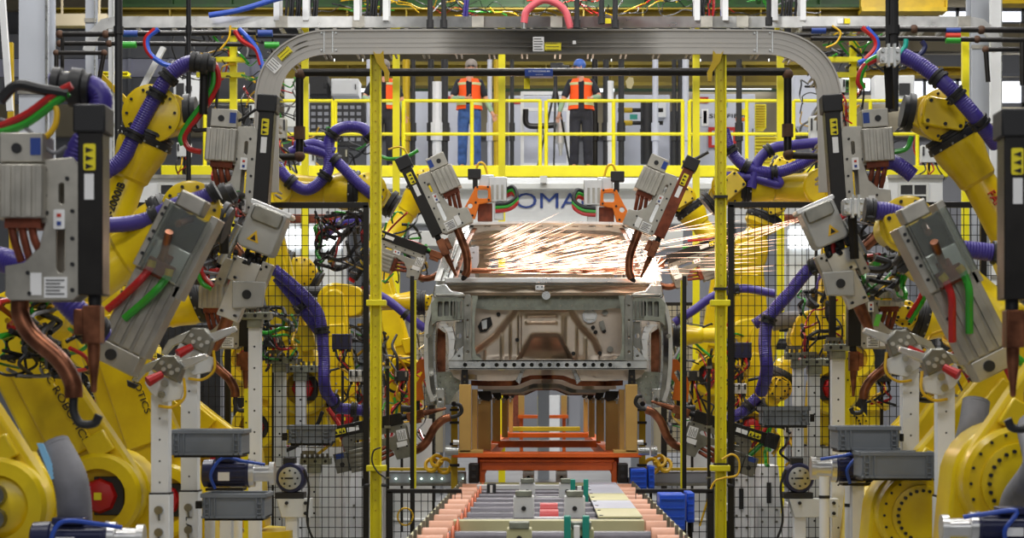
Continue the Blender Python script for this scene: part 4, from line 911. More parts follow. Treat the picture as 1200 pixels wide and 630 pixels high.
cv = thing('roller_conveyor', 'roller conveyor with cream frame running towards the car body', 'conveyor', (0, 14, 0))
ZC = .70
for s_, x in ((-1, -.72), (1, .76)):
    MB().wbox(x-.012, x+.012, 9.6, 17.6, ZC-.14, ZC+.03).wbox(min(x, x-.05*s_), max(x, x-.05*s_), 9.6, 17.6, ZC-.14, ZC-.12).build('side_rail', 'cream', cv)
    mb = MB()
    for i in range(22): mb.wbox(x-.03*s_-.01, x-.03*s_+.01, 9.8+i*.375, 9.82+i*.375, ZC, ZC+.07)
    mb.build('rail_pin', 'steeld', cv)
    for yy in (10.2, 13.5, 17.0): MB().wbox(x-.04, x+.04, yy-.04, yy+.04, 0, ZC-.14).build('stand_leg', 'cream', cv)
for yy in (12.35, 17.45, 10.1): MB().wbox(-.55, .60, yy-.07, yy+.07, ZC-.05, ZC+.035).build('cross_frame', 'cream', cv, bevel=.004)
y = 17.15
while y > 9.8:
    if abs(y-12.35) > .2:
        a = MB().cyl((-.55, y, ZC-.05), (.62, y, ZC-.05), .07, None, 20).build('roller', 'roller', cv)
    for x0, x1 in ((-.69, -.54), (.60, .75)):
        p_ = MB().lathe((x0, y, ZC-.04), (1, 0, 0), [(0, .075), (.004, .08), (x1-x0-.004, .08), (x1-x0, .075)], 20).build('roller_sleeve', 'pink', cv)
    mb = MB().lathe((-.54, y, ZC-.04), (1, 0, 0), [(0, .03), (.02, .09), (.03, .09), (.04, .03)], 16); mb.build('roller_flange', mat('salmon_flange', '#e07850', .5) if 'salmon_flange' not in bpy.data.materials else bpy.data.materials['salmon_flange'], cv)
    y -= .62 if y > 12 else .6
for y0, y1 in ((12.5, 13.4), (13.42, 14.4), (14.42, 15.4), (15.42, 17.3)):
    MB().wbox(.33, .60, y0, y1, ZC+.035, ZC+.045).build('cover_plate', 'cream' if y0 in (12.5, 14.42) else 'cab', cv)
mb = MB()
for i in range(9): mb.lathe((.35, 12.6+i*.55, ZC+.045), (0, 0, 1), [(0, .012), (.004, .012)], 8)
mb.build('cover_screw', 'black', cv)
MB().wbox(-.55, .18, 16.6, 16.75, ZC+.02, ZC+.05).build('white_strip', 'white', cv)
MB().wbox(-.55, .60, 9.95, 10.0, ZC+.03, ZC+.05).build('white_strip', 'white', cv)
for nm, y0, xx, w_, h_, m in (('near', 12.85, (-.13, .19), .13, .15, 'white'), ('middle', 15.4, (-.13, .17), .12, .12, 'white'), ('far', 17.9, (-.14, .15), .1, .12, 'wht2'), ('nearest', 10.55, (-.13, .19), .13, .10, 'cream')):
    o = thing('lift_guide', '%s white saddle bracket straddling the red drive shaft on the conveyor' % nm if nm != 'nearest' else 'pale saddle bracket on the conveyor at the bottom edge', 'bracket', (0, y0, ZC))
    for x in xx:
        b = MB().wbox(x-w_/2, x+w_/2, y0, y0+.16, ZC-.02, ZC+h_).build('guide_block', m, o, bevel=.006)
        MB().cyl((x, y0-.012, ZC+h_*.5), (x, y0, ZC+h_*.5), .015).build('bolt', 'black', b)
        MB().wbox(x-w_*.4, x+w_*.4, y0-.01, y0+.1, ZC+h_, ZC+h_+.035).build('wear_pad', 'zinc', b, bevel=.004)
    MB().wbox(xx[0], xx[1], y0+.02, y0+.15, ZC-.04, ZC+.015).build('saddle', m, o)
solo(MB().cyl((-.03, 14.0, ZC-.03), (.09, 14.0, ZC-.03), .08, None, 20).cyl((-.03, 13.2, ZC-.03), (.09, 13.2, ZC-.03), .08, None, 20).cyl((0.03, 13.2, ZC-.04), (.03, 14.0, ZC-.04), .02), 'drive_coupling', 'red', 'red painted drive coupling in the middle of the conveyor', 'coupling')
for nm, x0, y0 in (('teal', .19, 14.9), ('small teal', .10, 10.45)):
    o = thing('fork_sensor', '%s U-shaped sensor bracket on the conveyor %s' % (nm, 'beside the cover plates' if nm == 'teal' else 'at the bottom edge'), 'sensor', (x0+.06, y0, ZC))
    MB().prism(Fr(y0), [(X(x0, 1)*0+CX+x*F/y0, CY+(EYE-z)*F/y0) for x, z in [(x0, ZC), (x0+.13, ZC), (x0+.13, ZC+.17), (x0+.095, ZC+.17), (x0+.095, ZC+.04), (x0+.035, ZC+.04), (x0+.035, ZC+.17), (x0, ZC+.17)]], 0, .1).build('fork', 'teal', o, bevel=.004)
    MB().wbox(x0+.05, x0+.08, y0, y0+.06, ZC+.04, ZC+.12).build('reflector', 'paper', o)
o = solo(MB().wbox(-.45, -.38, 16.0, 16.1, ZC, ZC+.09), 'roller_sensor', 'dark', 'small dark sensor block on the white strip of the conveyor', 'sensor', bevel=.005); MB().wbox(-.425, -.405, 15.99, 16.0, ZC+.02, ZC+.08).build('indicator', 'paper', o)
for i, (x0, x1, y0, y1, d) in enumerate([(739, 758, 549, 573, 17.2), (760, 767, 546, 573, 17.2), (773, 803, 579, 621, 14.2), (805, 814, 577, 612, 14.4)]):
    o = solo(MB().rect(Fr(d), x0, y0, x1, y1, 0, .35), 'blue_guard', 'blue', ['far wide', 'far narrow', 'near wide', 'near narrow'][i]+' blue ribbed guard box at the right side of conveyor', 'guard', bevel=.008)
    mb = MB()
    for q in range(4): yy = y0+(y1-y0)*(q+.5)/4; mb.rect(Fr(d), x0+1, yy-.8, x1-1, yy+.8, -.015, 0)
    mb.build('guard_rib', 'blue', o); MB().rect(Fr(d), x0+2, y1, x0+5, CY+1.5*F/d, .1, .14).rect(Fr(d), x1-4, y1, x1-2, CY+1.5*F/d, .1, .14).build('bracket_foot', 'satin', o)
# ------------------------------------------------------------------ side beams with lamps, coiled lines
for side in (0, 1):
    MIR = bool(side); sd = 'right' if side else 'left'
    o = thing('transfer_beam', 'grey transfer beam with yellow edge lying behind the low %s mesh panel' % sd, 'beam', P(497, 565, 20))
    MB().rect(Fr(20), 440, 553, 545, 566, 0, .3).build('beam_body', 'wallg', o, bevel=.01); MB().rect(Fr(20), 440, 548, 545, 551, -.02, .1).build('yellow_edge', 'ydark', o)
    MB().rect(Fr(19.9), 440, 566, 545, 569, 0, .4).build('lower_plate', 'steeld', o)
    for x in (448, 535): MB().rect(Fr(20.1), x-3, 569, x+3, CY+1.5*F/20.1, 0, .12).build('leg', 'wallg', o)
    if not side:
        for x in (464, 481, 494, 506, 518, 543): MB().disc(Fr(19.98), x, 560.5, 1.0, -.02, 0, 8).build('indicator_led', 'led', o)
    o = thing('yellow_stanchion', 'yellow bolted stanchion between the fixture and the %s transfer beam' % sd, 'post', P(532, 572, 18.8))
    MB().rect(Fr(18.8), 528.5, 476, 536, CY+1.5*F/18.8, 0, .06).build('post', 'ydark', o, bevel=.004)
    for y in (480, 495, 520, 545): MB().rect(Fr(18.75), 527, y-1.5, 538, y+1.5, 0, .12).build('clamp_collar', 'black', o)
    MB().disc(Fr(18.8), 532, 473, 3, -.03, .05, 12).build('sensor_head', 'black', o)
    for i, (x, y, r) in enumerate([(505, 545, 7), (520, 546, 8), (511, 540, 6)]):
        solo(MB().tube([P(x+r*math.cos(t*.63), y+r*math.sin(t*.63), 19.2, .02*t) for t in range(12)], .018, 7, 4), 'coiled_line', 'yelc', '%s yellow coiled air line beside the %s stanchion' % (['outer', 'inner', 'upper'][i], sd), 'hose')
    o = thing('orange_bracket', 'orange holding bracket with window beside the %s wheel arch' % sd, 'bracket', P(488, 470, 18))
    MB().prism(Fr(18), [(499, 420), (500, 440), (494, 448), (497, 468), (479, 471), (477, 450), (482, 435), (491, 421)], 0, .05, [[(485, 438), (491, 433), (495, 436), (489, 447), (484, 447)], [(482, 453), (486, 452), (487, 463), (483, 464)]]).build('plate', 'orange', o, bevel=.004)
    MB().cyl(P(488, 466, 18.08), P(489, 488, 18.08), .03).cyl(P(489, 480, 18.1), P(470, 478, 18.1), .03).build('mounting_arm', 'dark', o)
    MB().prism(Fr(18.02), [(503, 440), (520, 440), (520, 470), (505, 470)], .1, .12).build('backing_plate', 'steeld', o)
    MIR = False
# ------------------------------------------------------------------ yellow six-axis robots
def vdir(a, b): return (b-a).normalized()
def robot(label, S, E, W, T, d, motor='red', k=1.0, atext=None, ftext=None, ftm='ink', hoses=(), lower=True, base=True, wr=1.0, fr_r=1.0, dz=0, sleeve=None, slim=1, pm='robot'):
    """S shoulder, E elbow, W wrist, T tool flange as picture-measured points at distance d; the joint axes run towards the viewer"""
    f = Fr(d); u = F/d*k            # px per metre
    o = thing('industrial_robot', label, 'robot', P(S[0], CY+EYE*F/d, d, .3))
    rs, re = .235*u*slim, .175*u*slim; PL = MIR
    if base:
        Sp = P(S[0], S[1], d)
        MB().lathe((Sp.x, d+.32, 0), (0, 0, 1), [(0, .52), (.05, .52), (.06, .42), (max(.1, Sp.z-.62), .40), (max(.14, Sp.z-.6), .47), (max(.2, Sp.z-.5), .47)] if slim == 1 else [(0, .4), (.05, .4), (.06, .3), (max(.2, Sp.z-.5), .3)], 24).build('pedestal', pm, o)
        MB().prism(f, [(S[0]-.3*u*slim, S[1]+.5*u), (S[0]-.28*u*slim, S[1]+.2*u)]+circ(S[0], S[1], .25*u*slim, 14, 180, 360)+[(S[0]+.3*u*slim, S[1]+.5*u)], .06, .4).build('turret', 'robot', o, bevel=.02)
        MB().cyl(f.pt(S[0]-.18*u, S[1]-.3*u, .3), f.pt(S[0]-.18*u, S[1]+.1*u, .3), .09, None, 16).build('axis_motor', 'black', o)
    if lower:
        dx, dy = E[0]-S[0], E[1]-S[1]; L = math.hypot(dx, dy); nx, ny = -dy/L, dx/L
        def q(t, w_): return (S[0]+dx*t+nx*w_*u, S[1]+dy*t+ny*w_*u)
        pts = capsule(E, re*.98, S, rs)
        a_ = MB().prism(f, pts, -.05, .1).build('lower_arm', 'robot', o, bevel=.018)
        MB().prism(f, [q(.24, .12), q(.8, .09), q(.8, -.09), q(.24, -.12)], -.075, -.03).build('arm_web', 'robot', a_, bevel=.012)
        MB().prism(f, [q(.17, .2), q(.29, .2), q(.29, .07), q(.17, .07)], -.1, -.0).build('arm_stop', 'robot', a_, bevel=.008)
        ring = MB().lathe(f.pt(*S, -.12), (0, 1, 0), [(.07, .15*k), (0, .15*k), (0, .215*k), (.02, .235*k), (.1, .235*k)], 36); ring.build('joint_ring', 'robot', o)
        if motor == 'red':
            MB().lathe(f.pt(*S, -.052), (0, 1, 0), [(0, .149*k), (.01, .149*k)], 28).build('recess_plate', 'ydark', o)  # darker yellow paints the brown shadow inside the joint recess
            s_ = .105*u; MB().rect(f, S[0]-s_*.3, S[1]-s_, S[0]+s_*1.25, S[1]+s_, -.07, -.05).build('terminal_frame', 'dark', o, bevel=.006)
            m_ = MB().lathe(f.pt(*S, -.115), (0, 1, 0), [(0, .06*k), (.012, .085*k), (.05, .1*k)], 8).build('drive_motor', 'red', o)
            MB().rect(f, S[0]-.02*u, S[1]-.02*u, S[0]+.02*u, S[1]+.02*u, -.123, -.115).build('rating_plate', 'ylab', m_)
        elif motor == 'plain':
            MB().lathe(f.pt(*S, -.1), (0, 1, 0), [(0, .11*k), (.02, .149*k), (.06, .149*k)], 28).build('gear_cover', 'robot', o); mb = MB()
            for q in (-1, 1): mb.lathe(f.pt(S[0]+.0*u, S[1]+q*.055*u, -.15), (0, 1, 0), [(0, .02), (0, .042), (.03, .045), (.05, .045)], 12)
            mb.build('cover_nuts', 'steeld', o)
        elif motor == 'bolts':
            MB().lathe(f.pt(*S, -.15), (0, 1, 0), [(0, .11*k), (.01, .165*k), (.05, .17*k)], 32).build('gear_cover', 'robot', o)
            mb = MB()
            for i in range(24): a = i/24*2*math.pi; mb.lathe(f.pt(S[0]+.135*u*math.cos(a), S[1]+.135*u*math.sin(a), -.16), (0, 1, 0), [(0, .010), (.02, .010)], 6)
            for i in range(20): a = i/20*2*math.pi; mb.lathe(f.pt(S[0]+.205*u*math.cos(a), S[1]+.205*u*math.sin(a), -.127), (0, 1, 0), [(0, .008), (.02, .008)], 6)
            mb.build('cover_bolts', 'black', o)
        if atext:
            an = math.atan2(-(dy), dx); up = an+math.pi if MIR else an
            wd = P(E[0], E[1], d)-P(S[0], S[1], d); ang = math.atan2(wd.z, wd.x)+math.pi; 
            text(atext, 'arm_lettering', 'ink', a_, P(S[0]+dx*.56+nx*.09*u, S[1]+dy*.56+ny*.09*u, d, -.082), .058*k, (math.pi/2, -ang, 0), .002, sx=1.25)
    # elbow casting, forearm
    ew = P(*E, d, .16+dz); ww = P(*W, d, .16+dz); ax = vdir(ew, ww); L = (ww-ew).length
    MB().prism(f, capsule((E[0], E[1]), .19*u, (E[0]+(W[0]-E[0])*.16, E[1]+(W[1]-E[1])*.16), .17*u), .02+dz, .34+dz).build('elbow_casting', 'robot', o, bevel=.02)
    mb = MB(); back = ew-ax*.16
    for sg in (-.09, .09):
        pv = ax.cross(Vector((0, 1, 0)))*sg; mb.cyl(back+pv, back+pv-ax*.2, .06*k, None, 14); 
    mb.build('forearm_motors', 'black', o); 
    mb = MB()
    for sg in (-.09, .09): pv = ax.cross(Vector((0, 1, 0)))*sg; mb.cyl(back+pv-ax*.2, back+pv-ax*.24, .045*k, None, 8)
    mb.build('motor_caps', 'red', o)
    Lf = L-.19*k; q_ = fr_r*k
    fa = MB().lathe(ew, ax, [(0, .17*q_), (Lf*.15, .165*q_), (Lf*.2, .14*q_), (Lf*.72, .108*q_), (Lf*.74, .125*q_), (Lf*.8, .13*q_), (Lf-.05, .165*q_), (Lf, .165*q_)], 28).build('forearm', 'robot', o)
    rg = MB().lathe(ew+ax*Lf, ax, [(0, .15*q_), (0, .17*q_), (.02, .178*q_), (.045, .178*q_), (.05, .168*q_), (.065, .168*q_), (.07, .178*q_), (.09, .17*q_), (.09, .14*q_)], 28).build('wrist_ring', 'black', o)
    mb = MB(); uu = ax.orthogonal().normalized(); vv = ax.cross(uu)
    for i in range(12): a = i*math.pi/6; c_ = ew+ax*(Lf+.01)+(uu*math.cos(a)+vv*math.sin(a))*.172*q_; mb.ball(c_, .012*k, 6)
    mb.build('ring_bolts', 'steeld', rg)
    if ftext:
        wd = ax; ang = math.atan2(wd.z, wd.x)
        if wd.x < 0: ang += math.pi
        tp = ew.lerp(ww, .45); tp.y -= .13*q_
        text(ftext, 'forearm_lettering', ftm, fa, tp, .07*k, (math.pi/2, -ang, 0), .012)
    # wrist: neck, side plates, round bolted cover
    wr_ = .115*k*wr; Wf = Fr(d)
    MB().lathe(ew+ax*(Lf+.08), ax, [(0, .13*q_), (.05, .10*q_), (L-Lf, .09*q_)], 20).build('wrist_neck', 'robot', o)
    tw = P(*T, d, .16+dz); tx = vdir(ww, tw)
    MB().prism(Wf, capsule(W, wr_*u/k*k, (W[0]+(T[0]-W[0])*.45, W[1]+(T[1]-W[1])*.45), wr_*u*.8), .06+dz, .27+dz).build('wrist_housing', 'robot', o, bevel=.012)
    cvr = MB().lathe(P(*W, d, .02+dz), (0, 1, 0), [(0, wr_*1.12), (.01, wr_*1.25), (.05, wr_*1.25)], 30).build('wrist_cover', 'robot', o)
    mb = MB()
    for i in range(10): a = i/10*6.283; mb.lathe(P(W[0]+wr_*1.02*u/k*math.cos(a)*1, W[1]+wr_*1.02*u/k*math.sin(a), d, .008+dz), (0, 1, 0), [(0, .010*k), (.02, .010*k)], 6)
    mb.build('cover_bolts', 'black', cvr)
    if PL:
        a2 = math.degrees(math.atan2(T[1]-W[1], T[0]-W[0])); c2 = Fr(d, W[0], W[1], a2); h2 = wr_*u/k*.78
        pt_ = MB().prism(c2, rr(-1.15*h2, -.85*h2, 1.35*h2, .85*h2, .3*h2, 3), -.05+dz, .04+dz).build('wrist_side_plate', 'robot', o, bevel=.008); mb = MB()
        for a, b in ((-.9, -.6), (-.9, .6), (1.05, -.6), (1.05, .6), (0, -.62), (0, .62)): mb.cyl(c2.pt(a*h2, b*h2, -.06+dz), c2.pt(a*h2, b*h2, -.045+dz), .012*k, None, 8)
        mb.build('plate_bolts', 'black', pt_)
    Lt = (tw-ww).length
    MB().lathe(ww+tx*Lt*.5, tx, [(0, .09*k), (Lt*.2, .1*k), (Lt*.22, .125*k), (Lt*.36, .125*k), (Lt*.38, .105*k), (Lt*.5, .105*k)], 22).build('tool_flange', 'black', o)
    for h in hoses: hose(o, h[0], d, h[1] if len(h) > 1 else .045, h[2] if len(h) > 2 else (.3, .7), *(h[3:4] or ('purple',)))
    if sleeve: hose(o, sleeve, d, .075, (), 'greyc', .03, 'fabric_sleeve')
    return o
# ------------------------------------------------------------------ spot welding guns
M['headgrey'] = mat('cast_grey_housing', '#aeaeaa', .4, .35, .15, 6)
def cables(o, sets, d):
    for pts, m, r in sets: cable(o, pts, d, r, m, {'redc': 'red_hose', 'green': 'green_hose', 'yelc': 'yellow_cable', 'black': 'black_cable', 'bluec': 'blue_cable', 'greyc': 'grey_cable'}.get(m, 'cable'))
def gun(label, cx, cy, d, ang=0, k=1.0, fl=1, cab=(), box=True, arm=True, tcol='ylab', dark='satin', green=False, body='alu'):
    """C-type gun: drawn in millimetre-like units, 300 = 1 m, origin in the middle of the side plate"""
    s = F/d/300*k; f = Fr(d, cx, cy, ang, s, fl); u = k; o = thing('spot_welding_gun', label, 'welding gun', f.pt(0, 60))
    sl = [[(-7, 0), (-4, -4), (1, -4), (3, 0), (3, 45), (0, 50), (-4, 50), (-7, 45)], [(-4, -53), (-2, -55), (0, -55), (2, -53), (2, -32), (0, -30), (-2, -30), (-4, -32)]]
    pl = [(-70, -78), (12, -85), (20, -75), (20, 75), (12, 82), (-62, 82), (-67, 76), (-67, 42), (-45, 38), (-27, 20), (-20, -8), (-70, -12)]
    a = MB().prism(f, pl, -.03*k, -.01*k, sl).build('side_plate', body, o, bevel=.003*k)
    MB().prism(f, pl, .11*k, .13*k, sl).build('rear_plate', body, o)
    mb = MB()
    for x, y in [(-20, -70), (-20, -40), (6, -60), (-18, -20), (12, -22), (12, 10), (12, 40), (-40, 50), (12, 70), (-38, 74), (-15, 0)]: mb.disc(f, x, y, 2.2, -.04*k, -.02*k, 8)
    for x, y in [(-20, -70), (-20, -40), (6, -60), (12, 10), (12, 40), (-40, 50)]: pass
    mb = MB()
    for x, y in [(-20, -70), (-20, -40), (6, -60), (-18, -20), (12, -22), (12, 10), (12, 40), (-40, 50), (12, 70), (-38, 74)]: mb.cyl(f.pt(x, y, -.037*k), f.pt(x, y, -.02*k), .0085*k, None, 8)
    mb.build('plate_bolts', 'black', a)
    t_ = MB().rect(f, -76, -75, -18, -13, -.09*k, .16*k).build('transformer', body, o, bevel=.004*k)
    mb = MB()
    for x in (-74, -62, -50, -38, -26): mb.rect(f, x, -74, x+7, -14, -.10*k, -.085*k)
    mb.build('cooling_ribs', body, t_, bevel=.002*k)
    if box:
        b_ = MB().rect(f, -70, -112, -20, -78, -.07*k, .12*k).build('servo_housing', body, o, bevel=.004*k)
        MB().rect(f, -34, -106, -22, -86, -.075*k, -.07*k).build('blue_label', 'inkblue', b_); MB().cyl(f.pt(-50, -94, -.078*k), f.pt(-50, -94, -.06*k), .02*k, None, 14).build('eye_socket', 'black', b_)
    ac = MB().rect(f, 19, -145, 48, 76, -.045*k, .09*k).build('servo_actuator', dark, o, bevel=.005*k)
    MB().rect(f, 14, -146, 52, -113, -.06*k, .11*k).build('motor_cap', 'black', o, bevel=.008*k)
    st = MB().prism(f, rr(26, -100, 40, -69, 2, 2), -.048*k, -.044*k).build('warning_sticker', tcol, ac); mb = MB()
    for i in range(3): y = -96+i*9.5; mb.prism(f, [(28.5, y), (37.5, y+3.3), (28.5, y+6.6)], -.05*k, -.047*k)
    mb.build('warning_triangles', 'ink', st)
    MB().rect(f, 27, -65, 38, -35, -.048*k, -.044*k).build('white_label', 'paper', ac)
    MB().cyl(f.pt(35, 76, .02), f.pt(35, 98, .02), .026*k, None, 12).build('push_rod', 'black', o)
    h_ = MB().rect(f, 23, 88, 44, 132, -.03*k, .06*k).rect(f, 12, 92, 24, 122, -.02*k, .05*k).build('electrode_holder', 'copper', o, bevel=.005*k)
    MB().lathe(f.pt(34, 130, .015*k), f.pt(34, 190, .015*k)-f.pt(34, 130, .015*k), [(0, .026*k), (.06*k, .024*k), (.16*k, .013*k), (.19*k, .012*k), (.2*k, .006*k)], 12).build('electrode_shank', 'copper', h_)
    if arm == 'straight':
        c_ = MB().tube([f.pt(-20, 78, .02*k), f.pt(-18, 110, .02*k), f.pt(-14, 150, .02*k), f.pt(0, 186, .02*k), f.pt(14, 200, .02*k)], .036*k, 12, 6).build('fixed_arm', 'copper', o)
        MB().lathe(f.pt(12, 199, .02*k), f.pt(26, 206, .02*k)-f.pt(12, 199, .02*k), [(0, .026*k), (.03*k, .022*k), (.05*k, .01*k)], 12).build('electrode_tip', 'black', c_)
    elif arm:
        c_ = MB().tube([f.pt(-53, 78, .02*k), f.pt(-52, 100, .02*k), f.pt(-38, 124, .02*k), f.pt(-8, 150, .02*k), f.pt(8, 176, .02*k), f.pt(10, 196, .02*k)], .036*k, 12, 6).build('fixed_arm', 'copper', o)
        MB().tube([f.pt(10, 194, .02*k), f.pt(10, 212, .02*k), f.pt(18, 226, .02*k), f.pt(34, 226, .02*k), f.pt(40, 216, .02*k)], .017*k, 10, 6).build('hook_electrode', 'black', c_)
    mb = MB().rect(f, -66, -13, -24, -2, -.05*k, .1*k)
    for x, e in ((-60, 8), (-48, 14), (-36, 0)): mb.tube([f.pt(x, -4, -.02*k), f.pt(x+4, 12, -.03*k), f.pt(x+10, 28+e, 0)], .016*k, 8, 5)
    mb.build('copper_shunt', 'rcop', o)
    lb = MB().rect(f, -37, 50, -24, 76, -.034*k, -.03*k).rect(f, -21, 55, 6, 79, -.034*k, -.03*k).build('data_label', 'paper', a); mb = MB()
    for i in range(5): mb.rect(f, -19, 58+i*4, 3-(i % 2)*5, 59.2+i*4, -.036*k, -.034*k)
    mb.build('print', 'ink', lb)
    sk = MB().prism(f, rr(-10, -24, 3, -1, 1.5, 2), -.034*k, -.03*k).build('hazard_sticker', 'paper', a); MB().rect(f, -6, -10, -1, -5, -.036*k, -.034*k).build('blue_mark', 'inkblue', sk); MB().rect(f, -6, -19, -1, -15, -.036*k, -.034*k).build('red_mark', 'inkred', sk)
    if green: MB().prism(f, [(-28, 5), (-15, 4), (-8, 30), (-20, 32)], -.05*k, -.045*k).build('green_note', mat('green_paper', '#7ae05a', .6), o)
    cables(o, cab, d); return o
def clear_gun(label, cx, cy, d, ang, cab=()):
    """gun seen from its back with a clear guard over copper terminals, 240 units = 1 m"""
    f = Fr(d, cx, cy, ang, F/d/240); o = thing('spot_welding_gun', label, 'welding gun', f.pt(0, 100))
    MB().rect(f, -27, 5, 30, 98, -.02, .16).build('transformer', 'alu', o, bevel=.005); mb = MB()
    for x in (-25, -12, 1, 14): mb.rect(f, x, 8, x+9, 96, -.032, -.02)
    mb.build('cooling_ribs', 'alu', o, bevel=.003)
    MB().rect(f, -30, -78, -20, 6, -.06, .16).rect(f, 24, -84, 34, 20, -.02, .16).build('side_frame', 'alu', o, bevel=.004)
    mb = MB()
    for y in (-68, -60, -38, -28, -10, 40, 52): mb.cyl(f.pt(-25, y, -.068), f.pt(-25, y, -.055), .009, None, 8)
    mb.build('frame_bolts', 'black', o)
    MB().rect(f, -20, -74, 26, -32, .02, .06).build('terminal_plate', 'satin', o); MB().rect(f, -20, -34, 24, 6, -.03, .04).build('aluminium_block', 'aluw', o, bevel=.006)
    MB().rect(f, -16, -12, 16, 8, -.07, -.02).rect(f, -8, -22, 8, -10, -.06, -.02).build('copper_terminal', 'rcop', o, bevel=.005)
    MB().cyl(f.pt(-2, -58, -.1), f.pt(4, -72, .05), .018).cyl(f.pt(-4, -46, -.16), f.pt(-2, -14, -.05), .02).build('copper_stud', 'copper', o)
    MB().rect(f, -18, -96, 14, -76, -.06, .08).build('head_block', 'alu', o, bevel=.01)
    g = MB().prism(f, [(-20, -76), (28, -76), (28, 4), (-20, 4)], -.13, -.125); 
    for a_, b_ in (((-20, -76), (-19, 4)), ((27, -76), (28, 4))): g.rect(f, a_[0], a_[1], b_[0], b_[1], -.125, .0)
    g.build('clear_guard', 'glass', o)
    l_ = MB().rect(f, -24, 98, 26, 122, -.03, .14).build('end_block', 'alu', o, bevel=.006); MB().cyl(f.pt(-6, 110, -.04), f.pt(-6, 110, 0), .028, None, 16).build('bore', 'black', l_)
    for x, m in ((-8, 'redc'), (14, 'green')): MB().cyl(f.pt(x, 0, -.08), f.pt(x-2, -8, -.08), .02).build('hose_fitting', 'ydark', o)
    for x, m in ((-8, 'redc'), (14, 'green')): MB().tube([f.pt(x, 0, -.08), f.pt(x-4, 20, -.1), f.pt(x-14, 44, -.07), f.pt(x-24, 66, -.05)], .019, 10, 6).build('red_hose' if m == 'redc' else 'green_hose', m, o)
    cables(o, cab, d); return o
def servo_head(label, cx, cy, d, ang, fl=1, cab=(), k=.86):
    """silver gun head with a big lidded grey motor box, 200 units = 1 m"""
    f = Fr(d, cx, cy, ang, F/d/200*k, fl); o = thing('servo_gun_head', label, 'welding gun', f.pt(0, 80))
    b = MB().prism(f, rr(-26, -48, 28, 16, 8), -.08, .12).build('motor_box', 'headgrey', o, bevel=.01); MB().prism(f, rr(-20, -46, 24, -24, 6), -.11, -.08).build('lid', 'steeld', b, bevel=.008)
    MB().prism(f, rr(-30, -52, 32, -44, 3, 2), -.06, .14).build('lid_rim', 'aluw', o, bevel=.005)
    t_ = MB().prism(f, [(-14, 4), (4, 4), (-5, -12)], -.084, -.08).build('warning_triangle', 'yelc', b); MB().prism(f, [(-9, 2), (-1, 2), (-5, -6)], -.087, -.084).build('bolt_symbol', 'ink', t_)
    mb = MB(); rr_ = random.Random(int(cx))
    for i in range(12): x = -24+rr_.random()*44; y = 18+rr_.random()*14; mb.cyl(f.pt(x, y-6, -.06+.1*rr_.random()), f.pt(x, y+8, -.06+.1*rr_.random()), .014, None, 8)
    mb.build('connectors', 'black', o)
    MB().rect(f, -24, 30, 26, 66, -.03, .12).rect(f, -16, 62, 16, 118, -.02, .08).build('gun_frame', 'aluw', o, bevel=.006)
    MB().rect(f, -34, 38, -20, 78, -.05, .06).rect(f, 18, 24, 34, 60, -.06, .05).build('cylinder_block', 'alu', o, bevel=.006)
    w_ = MB().prism(f, [(-10, 66), (34, 50), (42, 84), (4, 102)], -.09, -.03).build('square_housing', 'headgrey', o, bevel=.006); MB().cyl(f.pt(16, 76, -.098), f.pt(16, 76, -.08), .028, None, 16).build('bore', 'black', w_)
    mb = MB()
    for x, y in [(-20, 36), (20, 36), (-10, 60), (-28, 70), (-10, 110), (10, 110), (26, 30)]: mb.cyl(f.pt(x, y, -.06), f.pt(x, y, -.02), .009, None, 8)
    mb.build('frame_bolts', 'black', o)
    MB().cyl(f.pt(-30, -10, -.05), f.pt(-36, 50, -.02), .03, None, 12).build('gas_cylinder', 'steel', o)
    MB().lathe(f.pt(0, 118, .02), f.pt(0, 160, .02)-f.pt(0, 118, .02), [(0, .04), (.1, .035), (.2, .02), (.21, .012)], 12).build('electrode', 'copper', o)
    cables(o, cab, d); return o
